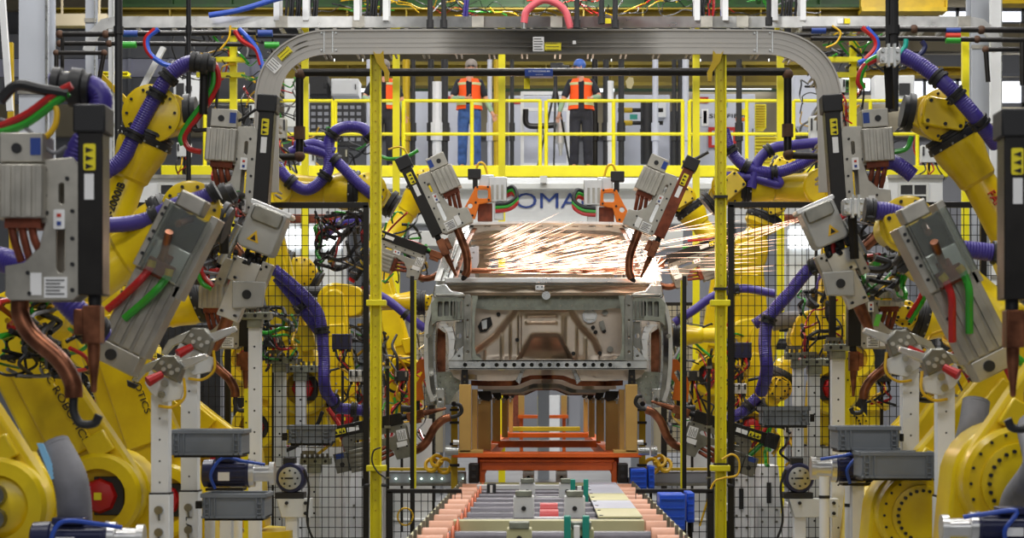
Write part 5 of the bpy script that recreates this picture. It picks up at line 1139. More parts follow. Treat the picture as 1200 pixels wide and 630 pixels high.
def window_gun(label, cx, cy, d, fl=1, k=1.0):
    """small gun with an orange windowed bracket; 120 units = 1 m"""
    f = Fr(d, cx, cy, 0, F/d/120*k, fl); o = thing('spot_welding_gun', label, 'welding gun', f.pt(0, 30))
    MB().prism(f, [(-29, 30), (-31, 22), (-17, -4), (-15, -9), (-9, -11), (4, -10), (5, 9), (-10, 12), (-15, 30)], -.04, .03, [rr(-12, -6, 1, 5, 2, 2), circ(-21, 14, 3.2, 14)]).build('orange_bracket', 'orange', o, bevel=.005)
    b = MB().rect(f, 2, -22, 24, 8, 0, .2).build('silver_body', 'aluw', o, bevel=.006); mb = MB()
    for x in (5, 11, 17): mb.rect(f, x, -12, x+3, 6, -.015, 0)
    mb.build('ribs', 'alu', b); MB().rect(f, -10, -25, 8, -9, .03, .2).build('servo_housing', 'aluw', o, bevel=.006)
    MB().rect(f, -24, -32, -8, -20, 0, .14).build('black_motor', 'black', o, bevel=.006); MB().rect(f, -18, -20, -12, -8, .01, .1).build('motor_neck', 'satin', o)
    mb = MB()
    for x, y in [(-12, -9), (1, -9), (2, 7), (-14, 10), (-27, 24), (-18, 26)]: mb.cyl(f.pt(x, y, -.05), f.pt(x, y, -.03), .012, None, 8)
    mb.build('bracket_bolts', 'black', o)
    MB().rect(f, -12, 10, 6, 32, .04, .14).build('terminal_block', 'rcop', o, bevel=.005); MB().rect(f, 8, 8, 20, 30, .02, .16).build('silver_block', 'aluw', o, bevel=.005)
    for y, m in ((0, 'green'), (4, 'redc'), (-4, 'black')): MB().tube([f.pt(22, y-3, .1), f.pt(32, y-6, .05), f.pt(36, y+6, 0), f.pt(26, y+14, 0), f.pt(10, y+16, 0)], .022, 7, 5).build('cable', m, o)
    MB().tube([f.pt(-14, -32, .05), f.pt(-10, -40, .05), f.pt(-4, -38, .05), f.pt(0, -26, .05)], .012, 6, 5).build('yellow_cable', 'yelc', o)
    return o
# ================================================================== LEFT SIDE ROBOTS (distance grows towards the car)

r1_ = robot('nearest yellow robot on the left, only its shoulder casing and leaning arm in frame', (4, 592), (-115, 380), (-90, 170), (-70, 150), 9.0, motor='plain', k=.92, atext='ROBOTICS', hoses=((((130, 395, -.2), (110, 370, -.3), (70, 330, -.3), (25, 310, -.2), (-30, 300, 0)), .055, (.1, .45)),),
      sleeve=[(75, 520, -.2), (98, 560, -.25), (100, 610, -.2), (92, 660, -.1)])
robot('second yellow robot from the left, with red motor and black lettering down its arm', (120, 580), (6, 385), (222, 246), (262, 262), 11.2, atext='FANUC ROBOTICS', fr_r=1.15, wr=1.15,
      hoses=((((-20, 240), (60, 262), (122, 264), (170, 258), (206, 240), (236, 232), (252, 224)), .044, (.55, .72, .98)),))
robot('third yellow robot from the left reaching up to the high welding gun', (196, 585), (98, 320), (176, 132), (226, 128), 13.0, atext='FANUC ROBOTICS', ftext='R-2000iB', fr_r=1.0, wr=1.3,
      hoses=((((100, 215), (140, 190), (158, 158), (178, 120), (196, 92), (216, 76), (236, 72)), .05, (.33, .55, .68, .95)),))
robot('left robot with horizontal forearm pointing at the lower welding gun behind clamps', (262, 540), (100, 400), (252, 344), (262, 360), 14.4, ftext='R-2000iB', fr_r=.9, wr=.8, k=.95)
robot('left yellow robot just behind the mesh, forearm level with the fence top', (356, 455), (300, 218), (432, 222), (462, 240), 17.2, slim=.72, pm='wht2', ftext='FANUC', ftm='inkred', fr_r=1.05, wr=1.1, k=.95,
      hoses=((((318, 185), (340, 212), (362, 222), (384, 200), (386, 165), (400, 150), (424, 150), (436, 162)), .05, (.15, .4, .62, .98)), (((345, 170), (385, 182), (420, 215), (445, 235)), .048, (.4,)), (((340, 178), (366, 168), (392, 178)), .04, (.3,))))
robot('left yellow robot beyond the bright post with a low forearm aimed at the body side', (404, 490), (392, 352), (508, 354), (518, 357), 20.5, slim=.7, pm='wht2', fr_r=.75, wr=.6, k=.95, hoses=((((430, 338), (455, 352), (480, 372), (498, 385)), .045, (.6,)), (((428, 258), (398, 262), (376, 276)), .06, (.9,))))
robot('left robot bowed over with wrist above the lower copper-armed gun', (300, 500), (340, 368), (374, 452), (392, 486), 17.8, slim=.62, pm='wht2', dz=-.12, k=.85, fr_r=.95, wr=.9, motor='red',
      hoses=((((336, 322, -.85), (355, 338, -.85), (378, 360, -.85), (388, 380, -.85), (392, 420, -.85), (393, 455, -.85), (398, 475, -.3)), .05, (.55, .95)), (((338, 330, -.75), (356, 352, -.75), (374, 376, -.75), (386, 392, -.75)), .05, (.5,)), (((395, 478), (420, 480), (442, 484)), .05, (.4,))))
robot('far left yellow robot seen between the posts beside the car windscreen', (474, 440), (440, 300), (500, 212), (520, 225), 23.5, slim=.7, pm='wht2', k=1, fr_r=1, wr=1.1)
robot('far left yellow robot whose upright column stands behind the mesh', (292, 420), (278, 300), (352, 318), (372, 330), 21, slim=.75, pm='wht2', k=1.1, fr_r=1)
robot('distant left yellow robot beside the white enclosure', (158, 420), (150, 300), (60, 330), (50, 340), 24, k=1.1)
solo(MB().prism(Fr(8.7), [(43, 519), (50, 519), (68, 558), (60, 562)], 0, .01), 'blue_tag', mat('pale_blue_card', '#8cc8ee', .6), 'pale blue tag lying against the grey fabric sleeve at lower left', 'tag')
clear_gun('left tilted gun under a clear guard showing copper terminals', 188, 318, 9.8, 27)
gun('blurred big welding gun closest to the viewer at the left edge', 75, 270, 8.0, 0, 1.0, cab=[([(0, 148), (30, 135), (62, 112), (84, 100)], 'redc', .017), ([(0, 155), (30, 145), (62, 122), (80, 108)], 'green', .017), ([(20, 165), (50, 162), (64, 148), (66, 128), (58, 118)], 'yelc', .012), ([(0, 118), (20, 100), (50, 105), (80, 110)], 'black', .022), ([(0, 140), (30, 150), (60, 178), (78, 172)], 'greyc', .008), ([(28, 168), (14, 154), (6, 150)], 'greyc', .008)])
o = r1_; hose(o, [(60, 100), (85, 98), (110, 104), (118, 120), (108, 150), (92, 175), (84, 200)], 8.3, .05, ()); MB().lathe(P(62, 100, 8.28), (1, .0, -.1), [(0, .06), (.0, .075), (.03, .075), (.035, .06), (.07, .06), (.075, .08), (.12, .08), (.125, .065), (.15, .065)], 18).build('cuff', 'black', o)
gun('high welding gun on the left held behind the arch foot', 288, 200, 13, 4, 1.0, cab=[([(242, 70), (252, 76), (256, 95), (248, 115), (230, 140), (216, 160), (222, 174), (236, 178)], 'redc', .018), ([(242, 68), (249, 76), (250, 98), (240, 118), (222, 142), (212, 160), (214, 170)], 'green', .018), ([(240, 72), (246, 90), (240, 120), (226, 150), (244, 152)], 'black', .014), ([(256, 98), (254, 124), (262, 140), (278, 142), (300, 128)], 'black', .01), ([(252, 126), (262, 142), (274, 146)], 'yelc', .007)])
MB().rect(Fr(12.9), 0, 0, 1, 1, 0, .01)
gun('left lower welding gun hanging over the grey bins', 272, 368, 13.9, 1, .86, box=False, cab=[([(252, 300), (262, 330), (246, 352)], 'black', .012)])
servo_head('silver servo gun head with yellow triangle on the left', 303, 282, 12.4, 22, cab=[([(258, 228), (262, 250), (250, 280), (236, 305), (238, 322), (250, 336)], 'redc', .015), ([(252, 228), (256, 250), (244, 284), (232, 308), (236, 330), (248, 338)], 'green', .015), ([(246, 228), (248, 250), (240, 280), (230, 310)], 'black', .02), ([(255, 228), (260, 245), (250, 270)], 'yelc', .01), ([(236, 318), (262, 320), (290, 308), (300, 300)], 'greyc', .009)])
gun('tilted welding gun touching the left end of the cowl', 512, 238, 17.2, -25, .98, fl=-1, dark='satin', arm='straight', cab=[([(440, 180), (455, 186), (475, 184), (490, 176)], 'green', .016), ([(455, 175), (468, 172), (476, 178), (480, 190)], 'yelc', .008), ([(505, 190), (514, 200), (516, 215), (506, 228)], 'green', .01)])
gun('left gun lying level behind the bright post, pale end block towards the car', 470, 296, 18.2, -70, .82, fl=1, box=True, cab=[([(432, 280), (460, 282), (490, 288), (510, 296)], 'green', .013), ([(430, 276), (455, 280), (480, 282), (500, 290)], 'redc', .011), ([(410, 265), (400, 280), (386, 300), (394, 312), (410, 308), (430, 290)], 'black', .02), ([(405, 270), (392, 290), (390, 308), (402, 314), (425, 300)], 'black', .015)])
gun('left low welding gun aiming its long copper arms under the car sill', 440, 512, 16.4, -102, .95, fl=1, body='steeld', cab=[([(384, 478), (396, 496), (402, 515), (412, 540), (430, 548)], 'redc', .02), ([(382, 478), (390, 500), (386, 520), (372, 532)], 'yelc', .012), ([(378, 482), (370, 500), (350, 520), (330, 530)], 'black', .016)])
window_gun('left small gun with orange windowed bracket over the roof', 571, 228, 21, 1)
window_gun('right small gun with orange windowed bracket over the roof', 708, 232, 21, -1, 1.04)
# ================================================================== RIGHT SIDE ROBOTS
MIR = True
m_ = lambda x: 1285-x
robot('nearest yellow robot on the right with ring of bolts on its round joint cover', (m_(1190), 565), (-50, 320), (-120, 200), (-100, 180), 9.4, motor='bolts', k=1.12, sleeve=[(m_(1196), 500, -.25), (m_(1172), 540, -.75), (m_(1176), 590, -.25), (m_(1200), 630, -.2)])
robot('second yellow robot on the right with wrist holding the silver servo head', (m_(1076), 602), (m_(1215), 415), (m_(1065), 262), (m_(1040), 270), 11.2, motor='bolts', fr_r=1.1, wr=1.1, k=1,
      hoses=((((m_(1200), 300), (m_(1165), 296), (m_(1130), 292), (m_(1096), 290)), .05, (.3,)), (((m_(1088), 270), (m_(1064), 256), (m_(1040), 248), (m_(1018), 246)), .052, (.98,))), sleeve=[(m_(1135), 470, -.2), (m_(1128), 500, -.25), (m_(1118), 540, -.2)])
robot('third yellow robot on the right reaching up to the high welding gun', (m_(1044), 615), (60, 330), (m_(1108), 134), (m_(1062), 126), 13.0, motor='bolts', ftext='FANUC', ftm='inkred', fr_r=1.0, wr=1.2,
      hoses=((((m_(1055), 68, -.1), (m_(1076), 82, -.15), (m_(1098), 102, -.2), (m_(1118), 122, -.2), (m_(1140), 148, -.2), (m_(1164), 172, -.1)), .05, (.35, .55, .8)), (((m_(1030), 192), (m_(1046), 190), (m_(1060), 198), (m_(1070), 206)), .05, ())))
robot('right robot with horizontal forearm printed in red behind the white clamp posts', (m_(1040), 560), (110, 395), (m_(1062), 367), (m_(1045), 365), 14.4, motor='bolts', ftext='FANUC', ftm='inkred', fr_r=.85, wr=.7, k=.95)
robot('right yellow robot just behind the mesh, forearm level with the fence top', (m_(975), 455), (m_(985), 218), (m_(856), 218), (m_(830), 240), 17.2, slim=.72, pm='wht2', fr_r=1.05, wr=1.15, k=.95,
      hoses=((((m_(848), 152), (m_(856), 176), (m_(874), 195), (m_(904), 202), (m_(930), 196), (m_(960), 180)), .05, (.2, .4, .62)), (((m_(880), 220), (m_(888), 190), (m_(905), 174), (m_(930), 170), (m_(970), 166)), .046, (.45,)), (((m_(846), 206), (m_(880), 208), (m_(912), 216), (m_(906), 206), (m_(884), 204)), .04, ())))
robot('right yellow robot beyond the bright post with a low forearm aimed at the body side', (m_(880), 500), (m_(893), 392), (m_(778), 392), (m_(768), 393), 20.5, slim=.7, pm='wht2', fr_r=.7, wr=.55, k=.95, hoses=((((m_(908), 344), (m_(870), 338), (m_(838), 346), (m_(812), 364), (m_(790), 378)), .045, (.3, .9)),))
robot('right robot bowed over with wrist above the right copper-armed gun', (m_(990), 500), (m_(950), 385), (m_(912), 455), (m_(895), 486), 17.8, slim=.62, pm='wht2', dz=-.12, k=.85, fr_r=.95, wr=.9, motor='bolts',
      hoses=((((m_(958), 338, -.3), (m_(952), 318, -.85), (m_(934), 322, -.85), (m_(912), 348, -.85), (m_(890), 374, -.85), (m_(884), 400, -.85), (m_(886), 435, -.85), (m_(888), 458, -.3)), .055, (.25, .6)), (((m_(888), 465), (m_(870), 482), (m_(852), 492)), .05, (.3,)), (((m_(915), 358), (m_(896), 372), (m_(884), 380)), .05, ())), sleeve=[(m_(905), 378), (m_(935), 374), (m_(975), 384)])
robot('far right yellow robot seen between the posts beside the weld sparks', (m_(832), 440), (m_(850), 300), (m_(800), 232), (m_(786), 240), 23.5, slim=.7, pm='wht2', k=1, fr_r=1, wr=1.1)
robot('far right yellow robot upright behind the mesh with black cable', (m_(880), 410), (m_(876), 300), (m_(905), 236), (m_(910), 250), 21.5, slim=.8, pm='wht2', k=1.1, fr_r=1)
robot('distant right yellow robot above the fence with folded grey cover', (m_(1000), 420), (m_(985), 260), (m_(920), 196), (m_(905), 190), 24, k=1)
MIR = False
clear_gun('right tilted gun under a clear guard showing copper terminals', 1112, 326, 9.8, -27, cab=[([(1172, 408), (1180, 430), (1190, 450), (1202, 470)], 'redc', .02), ([(1168, 392), (1182, 410), (1204, 430)], 'green', .02)])
MIR = True
gun('blurred black actuator gun closest to the viewer at the right edge', m_(1222), 275, 8.0, 0, 1.0)
gun('high welding gun on the right held behind the arch foot', m_(1000), 200, 13, 4, 1.0, box=True, cab=[([(m_(1030), 68), (m_(1012), 78), (m_(1006), 95), (m_(1010), 104)], 'redc', .018), ([(m_(1032), 64), (m_(1016), 74), (m_(1008), 92), (m_(1012), 104)], 'green', .018), ([(m_(1068), 160), (m_(1062), 174), (m_(1046), 178), (m_(1034), 176)], 'green', .016)])
gun('right lower welding gun with a green paper note over the grey bins', m_(1018), 366, 13.9, 0, .9, box=False, green=True, cab=[([(m_(1062), 300), (m_(1080), 320), (m_(1082), 340), (m_(1064), 372)], 'redc', .017), ([(m_(1066), 298), (m_(1086), 320), (m_(1084), 346), (m_(1066), 378)], 'green', .017)])
servo_head('silver servo gun head with yellow triangle on the right', m_(970), 274, 12.4, 24, k=.8, cab=[([(m_(992), 250), (m_(980), 262), (m_(976), 290), (m_(986), 318), (m_(1004), 340)], 'redc', .02), ([(m_(1000), 250), (m_(986), 266), (m_(986), 290), (m_(1000), 310), (m_(1030), 316), (m_(1042), 308), (m_(1026), 302)], 'black', .022), ([(m_(984), 256), (m_(974), 266), (m_(976), 280)], 'green', .016), ([(m_(980), 256), (m_(970), 262), (m_(968), 270), (m_(974), 276)], 'yelc', .008), ([(m_(1056), 298), (m_(1070), 305), (m_(1076), 318)], 'green', .014)])
gun('tilted welding gun at the sparks on the right end of the cowl', m_(772), 240, 17.2, -24, .98, fl=-1, dark='rcop', tcol='ylab', arm='straight', cab=[([(m_(800), 190), (m_(815), 186), (m_(830), 178)], 'black', .014)])
gun('right gun lying level behind the bright post, half hidden by sparks', m_(812), 306, 18.2, -70, .82, box=True, body='steeld', cab=[([(m_(850), 276), (m_(830), 280), (m_(806), 282)], 'redc', .011), ([(m_(848), 284), (m_(828), 288), (m_(800), 290)], 'green', .013)])
gun('right low welding gun aiming its long copper arms under the car sill', m_(842), 512, 16.4, -108, .95, body='steeld', cab=[([(m_(905), 490), (m_(896), 515), (m_(872), 538), (m_(848), 548)], 'green', .02), ([(m_(905), 492), (m_(890), 512), (m_(880), 524)], 'redc', .016), ([(m_(906), 500), (m_(912), 520), (m_(905), 532)], 'yelc', .012)])
MIR = False
# dress-pack clamps holding cables above the guns
for x, y, d, l in [(1042, 66, 12.9, 'silver bolted hose clamp block at the top of the right high gun'), (1000, 242, 12.2, 'silver and black hose clamp block beside the right yellow triangle'), (238, 72, 12.9, 'black ribbed hose end fitting over the left high gun'), (262, 236, 11.9, 'black ring hose end above the left silver head')]:
    silver = x > 600; o = thing('hose_clamp_block', l, 'clamp', P(x, y+10, d)); f = Fr(d)
    if silver:
        MB().prism(f, rr(x-13, y-9, x+12, y+10, 3, 2), -.05, .06).build('clamp_body', 'aluw', o, bevel=.005); mb = MB()
        for a, b in ((-9, -5), (-9, 5), (8, -5), (8, 5)): mb.cyl(P(x+a, y+b, d, -.08), P(x+a, y+b, d, -.04), .014, None, 6)
        mb.rect(f, x-4, y-13, x-1, y+14, -.07, -.02).rect(f, x+3, y-13, x+6, y+14, -.07, -.02).build('clamp_bolts', 'steel', o)
    else:
        v = Vector((1, 0, -.15)) if y < 100 else Vector((1, 0, .5)); mb = MB().lathe(P(x-14, y, d), v, [(0, .05), (0, .065), (.03, .065), (.035, .055), (.07, .055), (.075, .07), (.11, .07), (.115, .05), (.15, .045)], 18); mb.build('clamp_body', 'black', o)
    MB().cyl(P(x, y+8, d, .05), P(x+(4 if silver else -2), y+60, d, .08), .028, None, 10).build('support_rod', 'satin', o)
# ------------------------------------------------------------------ clamp posts, bins, motors, machine frames
def clamp_post(x0, x1, top, d, label, clamp=True, ang=22, m='white', fl=0, split=None, letters=None):
    global MIR
    xc = (x0+x1)/2; w_ = (x1-x0); f = Fr(d); yb = CY+EYE*F/d; o = thing('clamp_post', label, 'post', P(xc, yb, d)); h = w_*d/F
    hl = [circ(xc, y, 1.3, 8) for y in range(int(top)+28, 620, 25)]
    MB().prism(f, [(x0, top), (x1, top), (x1, yb), (x0, yb)], 0, .01, hl).rect(f, x0, top, x0+1.6, yb, .01, h).rect(f, x1-1.6, top, x1, yb, .01, h).rect(f, x0, top, x1, yb, h, h+.01).build('post_tube', m, o)
    MB().rect(f, x0+2, top+4, x1-2, yb, .015, .02).build('inner_shadow_gap', 'dark', o)  # dark sheet stands in for the shade inside the tube
    if split:
        s_ = MB().rect(f, x0-2, split+2, x1+2, yb, -.012, h+.02).build('base_sleeve', m, o, bevel=.004); MB().rect(f, x0-2, split, x1+2, split+2, -.01, h+.02).build('rubber_joint', 'black', o)
        mb = MB()
        for y in (split+20, split+46): mb.cyl(P(xc, y, d, -.04), P(xc, y, d, -.01), .022, None, 12).cyl(P(xc, y+3, d, -.03), P(xc, y+12, d, -.012), .006, None, 6)
        mb.build('anchor_bolt', 'steeld', s_)
    if letters: text(letters, 'stencil', 'ink', o, P(xc, 612, d, -.016), .05, (math.pi/2, math.pi/2, 0))
    if clamp:
        g = -1 if fl else 1
        c = Fr(d, xc, top, ang*g, 1, g)
        b = MB().prism(c, [(-20, -22), (24, -22), (26, -6), (10, 6), (-8, 2), (-20, -6)], -.04, -.01, [circ(-12, -14, 1.4, 8)]).build('angle_bracket', 'wht2', o, bevel=.003)
        MB().cyl(c.pt(2, -15, -.055), c.pt(2, -15, -.03), .02, None, 12).cyl(c.pt(4, -2, -.055), c.pt(4, -2, -.03), .02, None, 12).build('bracket_bolt', 'steel', b)
        t = MB().prism(c, [(-18, -24), (-14, -44), (0, -50), (14, -42), (16, -22)], -.06, .06).build('toggle_body', 'steeld', o, bevel=.008)
        MB().prism(c, [(-16, -40), (-34, -20), (-36, -2), (-30, -2), (-26, -16), (-10, -32)], -.03, .03).build('toggle_arm', 'steel', t, bevel=.004)
        MB().prism(c, [(6, -46), (30, -66), (34, -62), (14, -38)], -.03, .03).build('link_arm', 'aluw', t, bevel=.004)
        MB().cyl(c.pt(-34, 0, 0), c.pt(-34, 6, 0), .035, .02, 12).build('rubber_pad', 'black', t)
        MB().cyl(c.pt(-4, -24, -.08), c.pt(-14, -10, -.12), .02, .028, 10).build('red_handle', 'red', t)
        MB().tube([c.pt(20, -30, -.05), c.pt(30, -10, -.06), c.pt(22, 6, -.05), c.pt(6, 12, -.04)], .008, 6).build('yellow_air_line', 'yelc', o)
        mb = MB()
        for q in range(5): mb.cyl(c.pt(-10+q*5, -36+q % 2*6, -.075), c.pt(-10+q*5, -36+q % 2*6, -.05), .012, None, 8)
        mb.build('pivot_pins', 'aluw', t)
    return o
clamp_post(177, 197, 462, 10.6, 'left front white clamp post with red-handled toggle clamp at the foreground robots', ang=24, split=577)
clamp_post(212, 231, 430, 11.4, 'left rear white clamp post behind the upper grey bin', ang=24, split=574, letters='L A')
clamp_post(1099, 1119, 454, 10.6, 'right front white clamp post with red-handled toggle clamp holding the wide bin', ang=24, fl=1, split=580)
clamp_post(1058, 1077, 432, 11.4, 'right rear white clamp post behind the narrower grey bin', ang=24, fl=1, split=566, letters='L A')
for i, (x0, x1, top, d, m, l) in enumerate([(291, 305, 378, 13.4, 'white', 'white perforated upright under the left lower gun'), (321, 334, 430, 16.2, 'wht2', 'pale perforated upright behind the left mesh'), (346, 358, 440, 17, 'white', 'white upright right of the pale one behind left mesh'),
      (948, 961, 432, 16.2, 'wht2', 'pale perforated upright behind the right mesh'), (975, 990, 415, 14.8, 'white', 'white perforated upright left of the right bins'), (362, 374, 548, 16, 'white', 'short white upright behind the left small motor'), (930, 942, 425, 17.2, 'wht2', 'thick cream upright near the right mesh post')]):
    clamp_post(x0, x1, top, d, l, clamp=False, m=m)
    f = Fr(d); o = thing('locating_jig', 'grey jig plate on the ' + l, 'jig', P((x0+x1)/2, top, d))
    g = -1 if x0 > 640 else 1; xc = (x0+x1)/2
    MB().rect(f, xc-16, top-12, xc+20, top-4, -.04, .08).build('jig_plate', 'zinc', o, bevel=.004); MB().rect(f, xc-8, top-4, xc+8, top+6, -.02, .1).build('jig_foot', 'zinc', o, bevel=.004)
    mb = MB()
    for q in range(6): mb.cyl(f.pt(xc-14+q*6, top-12, 0), f.pt(xc-14+q*6, top-17, 0), .012, None, 8)
    mb.rect(f, xc-14, top-20, xc+2, top-16, -.03, .04).build('jig_clamps', 'steeld', o)
    mb = MB()
    for q in range(3): mb.cyl(f.pt(xc-10+q*12, top-8, -.05), f.pt(xc-10+q*12, top-8, -.03), .012, None, 8)
    mb.build('jig_bolts', 'black', o)
def bin_(x0, y0, x1, y1, d, label, arm=None):
    f = Fr(d); w_ = x1-x0; h = y1-y0; o = thing('plastic_bin', label, 'bin', P((x0+x1)/2, y1, d))
    dep = .3
    mb = MB().rect(f, x0+2, y0+4, x1-2, y1, 0, .012).rect(f, x0+2, y0+4, x1-2, y1, dep-.012, dep).rect(f, x0+2, y0+4, x0+4, y1, .012, dep-.012).rect(f, x1-4, y0+4, x1-2, y1, .012, dep-.012).rect(f, x0+2, y1-2, x1-2, y1, 0, dep); mb.build('bin_shell', 'grey', o, bevel=.002)
    MB().prism(f, [(x0, y0), (x1, y0), (x1, y0+5), (x0, y0+5)], -.012, .02).rect(f, x0, y0, x1, y0+5, dep-.02, dep+.012).rect(f, x0, y0, x0+3, y0+5, .0, dep).rect(f, x1-3, y0, x1, y0+5, 0, dep).build('bin_rim', 'grey', o, bevel=.003)
    mb = MB()
    for s_ in (x0+4, x0+10, x1-6, x1-12, x1-18 if 0 else x0+16): mb.rect(f, s_, y0+5, s_+1.5, y1, -.012, 0)
    for yy in (.4, .6, .8): mb.rect(f, x0+4, y0+h*yy, x0+11, y0+h*yy+1.2, -.012, 0).rect(f, x1-12, y0+h*yy, x1-4, y0+h*yy+1.2, -.012, 0)
    mb.rect(f, x0+1, y1-2.5, x1-1, y1, -.012, 0); mb.build('bin_ribs', 'grey', o, bevel=.001)
    MB().rect(f, x0+4, y1, x1-4, y1+3, .02, dep-.02).build('support_shelf', 'satin', o)
    if arm: MB().rect(f, min(arm, x1), y0+9, max(arm, x0), y0+18, .02, .06).build('mounting_arm', 'satin', o, bevel=.003)
    return o
bin_(199, 503, 285, 533, 10.9, 'wide grey plastic bin on the left, upper of the two by the front post', arm=192)
bin_(235, 578, 312, 607, 10.9, 'lower grey plastic bin on the left under the dark blue motor', arm=228)
bin_(980, 499, 1056, 527, 11.2, 'narrow grey plastic bin on the right touching the rear post', arm=1060)
bin_(1008, 529, 1097, 560, 10.9, 'wide grey plastic bin on the right held by the front post', arm=1104)
bin_(336, 498, 390, 519, 15.8, 'small grey bin behind the left mesh', arm=330)
bin_(892, 476, 950, 498, 15.8, 'small grey bin behind the right mesh', arm=955)
def motor(x0, x1, y0, y1, d, label, fl=1):
    f = Fr(d); r = (y1-y0)/2*d/F; yc = (y0+y1)/2; a, b = (x0, x1) if fl > 0 else (x1, x0)
    o = thing('electric_motor', label, 'motor', P((x0+x1)/2, y1, d)); A = P(a, yc, d, .1); B = P(b, yc, d, .1); v = (B-A); L = v.length
    m = MB().lathe(A, v, [(0, r*.7), (.01, r*.95), (L*.25, r), (L*.27, r*.9), (L*.95, r*.9), (L*.96, r), (L, r)], 28).build('motor_body', 'navy', o); mb = MB(); ax = v.normalized(); u = ax.orthogonal().normalized(); w_ = ax.cross(u)
    for i in range(20):
        t = i/20*6.283; n = u*math.cos(t)+w_*math.sin(t); mb.tube([A+ax*L*.3+n*r*.9, A+ax*L*.92+n*r*.9], r*.06, 4, 1)
    mb.build('cooling_fins', 'navy', m)
    MB().rect(f, min(a, b)+(x1-x0)*.3, y0-5, min(a, b)+(x1-x0)*.7, y0+3, .04, .16).build('terminal_box', 'navy', o, bevel=.005); MB().rect(f, min(a, b)+(x1-x0)*.38, yc-2, min(a, b)+(x1-x0)*.62, yc+8, -.0, .005).build('rating_plate', 'paper', o)
    g = MB().lathe(B, v, [(0, r*.6), (0, r*.95), (.03, r*.95), (.03, r*.6), (.12, r*.55), (.12, r*.8), (.15, r*.8)], 24).build('gearbox', 'aluw', o)
    MB().rect(f, min(a, b)+6, y1, max(a, b)-6, y1+3, .02, .18).build('motor_plate', 'satin', o); MB().tube([f.pt((a+b)/2-10, y1, 0), f.pt((a+b)/2-14, yc, -.03), f.pt((a+b)/2, y0-2, -.02), f.pt(b-(4*fl), y0+2, 0), f.pt(b+20*fl, y0+6, .02)], .01, 7).build('blue_cable', 'bluec', o)
    MB().rect(f, (a+b)/2-6, y1+3, (a+b)/2+8, CY+EYE*F/d, .04, .14).build('motor_stand', 'white', o, bevel=.004)
    return o
motor(234, 290, 538, 572, 12.2, 'dark blue finned motor left, level with the gap between bins')
motor(30, 122, 612, 650, 8.6, 'dark blue motor cut by the bottom edge at far left')
motor(982, 1030, 532, 566, 12.2, 'dark blue finned motor right, half behind the wide bin', -1)
motor(1150, 1230, 600, 640, 8.6, 'dark blue motor cut by the bottom edge at far right', -1)
for i, (x, y, sd) in enumerate([(340, 560, 'left'), (937, 560, 'right')]):
    d = 14.6; f = Fr(d); g = 1 if i else -1; o = thing('pump_motor', 'round faced silver motor with dark blue ring on a white stand at the %s mesh' % sd, 'motor', P(x, 620, d)); 
    MB().lathe(f.pt(x, y, 0), (0, 1, 0), [(0, .075), (0, .1), (.02, .108), (.16, .108), (.17, .09)], 28).build('motor_body', 'navy', o)
    fc = MB().lathe(f.pt(x, y, -.02), (0, 1, 0), [(0, .03), (.005, .08), (.03, .08)], 28).build('motor_face', 'steel', o); mb = MB()
    for q in range(8): mb.cyl(P(x+9*math.cos(q*.785), y+9*math.sin(q*.785), d, -.03), P(x+9*math.cos(q*.785), y+9*math.sin(q*.785), d, -.01), .008, None, 6)
    mb.rect(f, x-6, y-1, x+4, y+1, -.03, -.015); mb.build('face_screws', 'black', fc)
    MB().rect(f, x-9, y-24, x+5, y-15, .02, .14).build('terminal_box', 'black', o, bevel=.004); MB().rect(f, x-18, y+17, x+16, y+24, 0, .16).build('rubber_mounts', 'black', o)
    x0, x1 = (x-16, x+24) if i == 0 else (x-12, x+46)
    b_ = MB().prism(f, [(x0, y+24), (x1, y+24), (x1, y+46), (x0+6, y+46)], 0, .14).build('mount_plate', 'wht2', o, bevel=.004); mb = MB()
    for a, b in ((x0+12, y+29), (x1-6, y+29), (x1-6, y+41)): mb.cyl(P(a, b, d, -.02), P(a, b, d, 0), .013, None, 8)
    mb.build('plate_bolts', 'black', b_)
    MB().rect(f, x-6, y+46, x+8, CY+EYE*F/d, .03, .12).build('stand', 'white', o, bevel=.004)
    MB().rect(f, min(x, x+40*g), y-5, max(x, x+40*g), y+1, .03, .06).build('drive_arm', 'aluw', o, bevel=.003)
    MB().tube([P(x-g*16, y-10, d), P(x-g*22, y+10, d), P(x-g*20, y+50, d), P(x-g*28, y+75, d)], .009, 6).build('black_cable', 'black', o)
for x0, x1, top, d, l in [(990, 1003, 562, 12.6, 'round white pipe stand below the right blue motor'), (960, 972, 552, 13.6, 'round white pipe stand between the right motors'), (240, 252, 608, 12.6, 'round white pipe stand below the left lower bin'), (270, 284, 560, 13.8, 'round white pipe stand behind the left lower bin')]:
    xc = (x0+x1)/2; a = P(xc, top, d); b = Vector((a.x, a.y, 0)); r = (x1-x0)/2*d/F
    o = solo(MB().cyl(b, a, r, None, 20).cyl(b, b+Vector((0, 0, .02)), r*2, None, 20), 'pipe_stand', 'white', l, 'stand'); mb = MB()
    for z in (.3, .8): mb.cyl(b+Vector((0, 0, z)), b+Vector((0, 0, z+.02)), r*1.08, None, 20)
    mb.build('black_band', 'black', o)
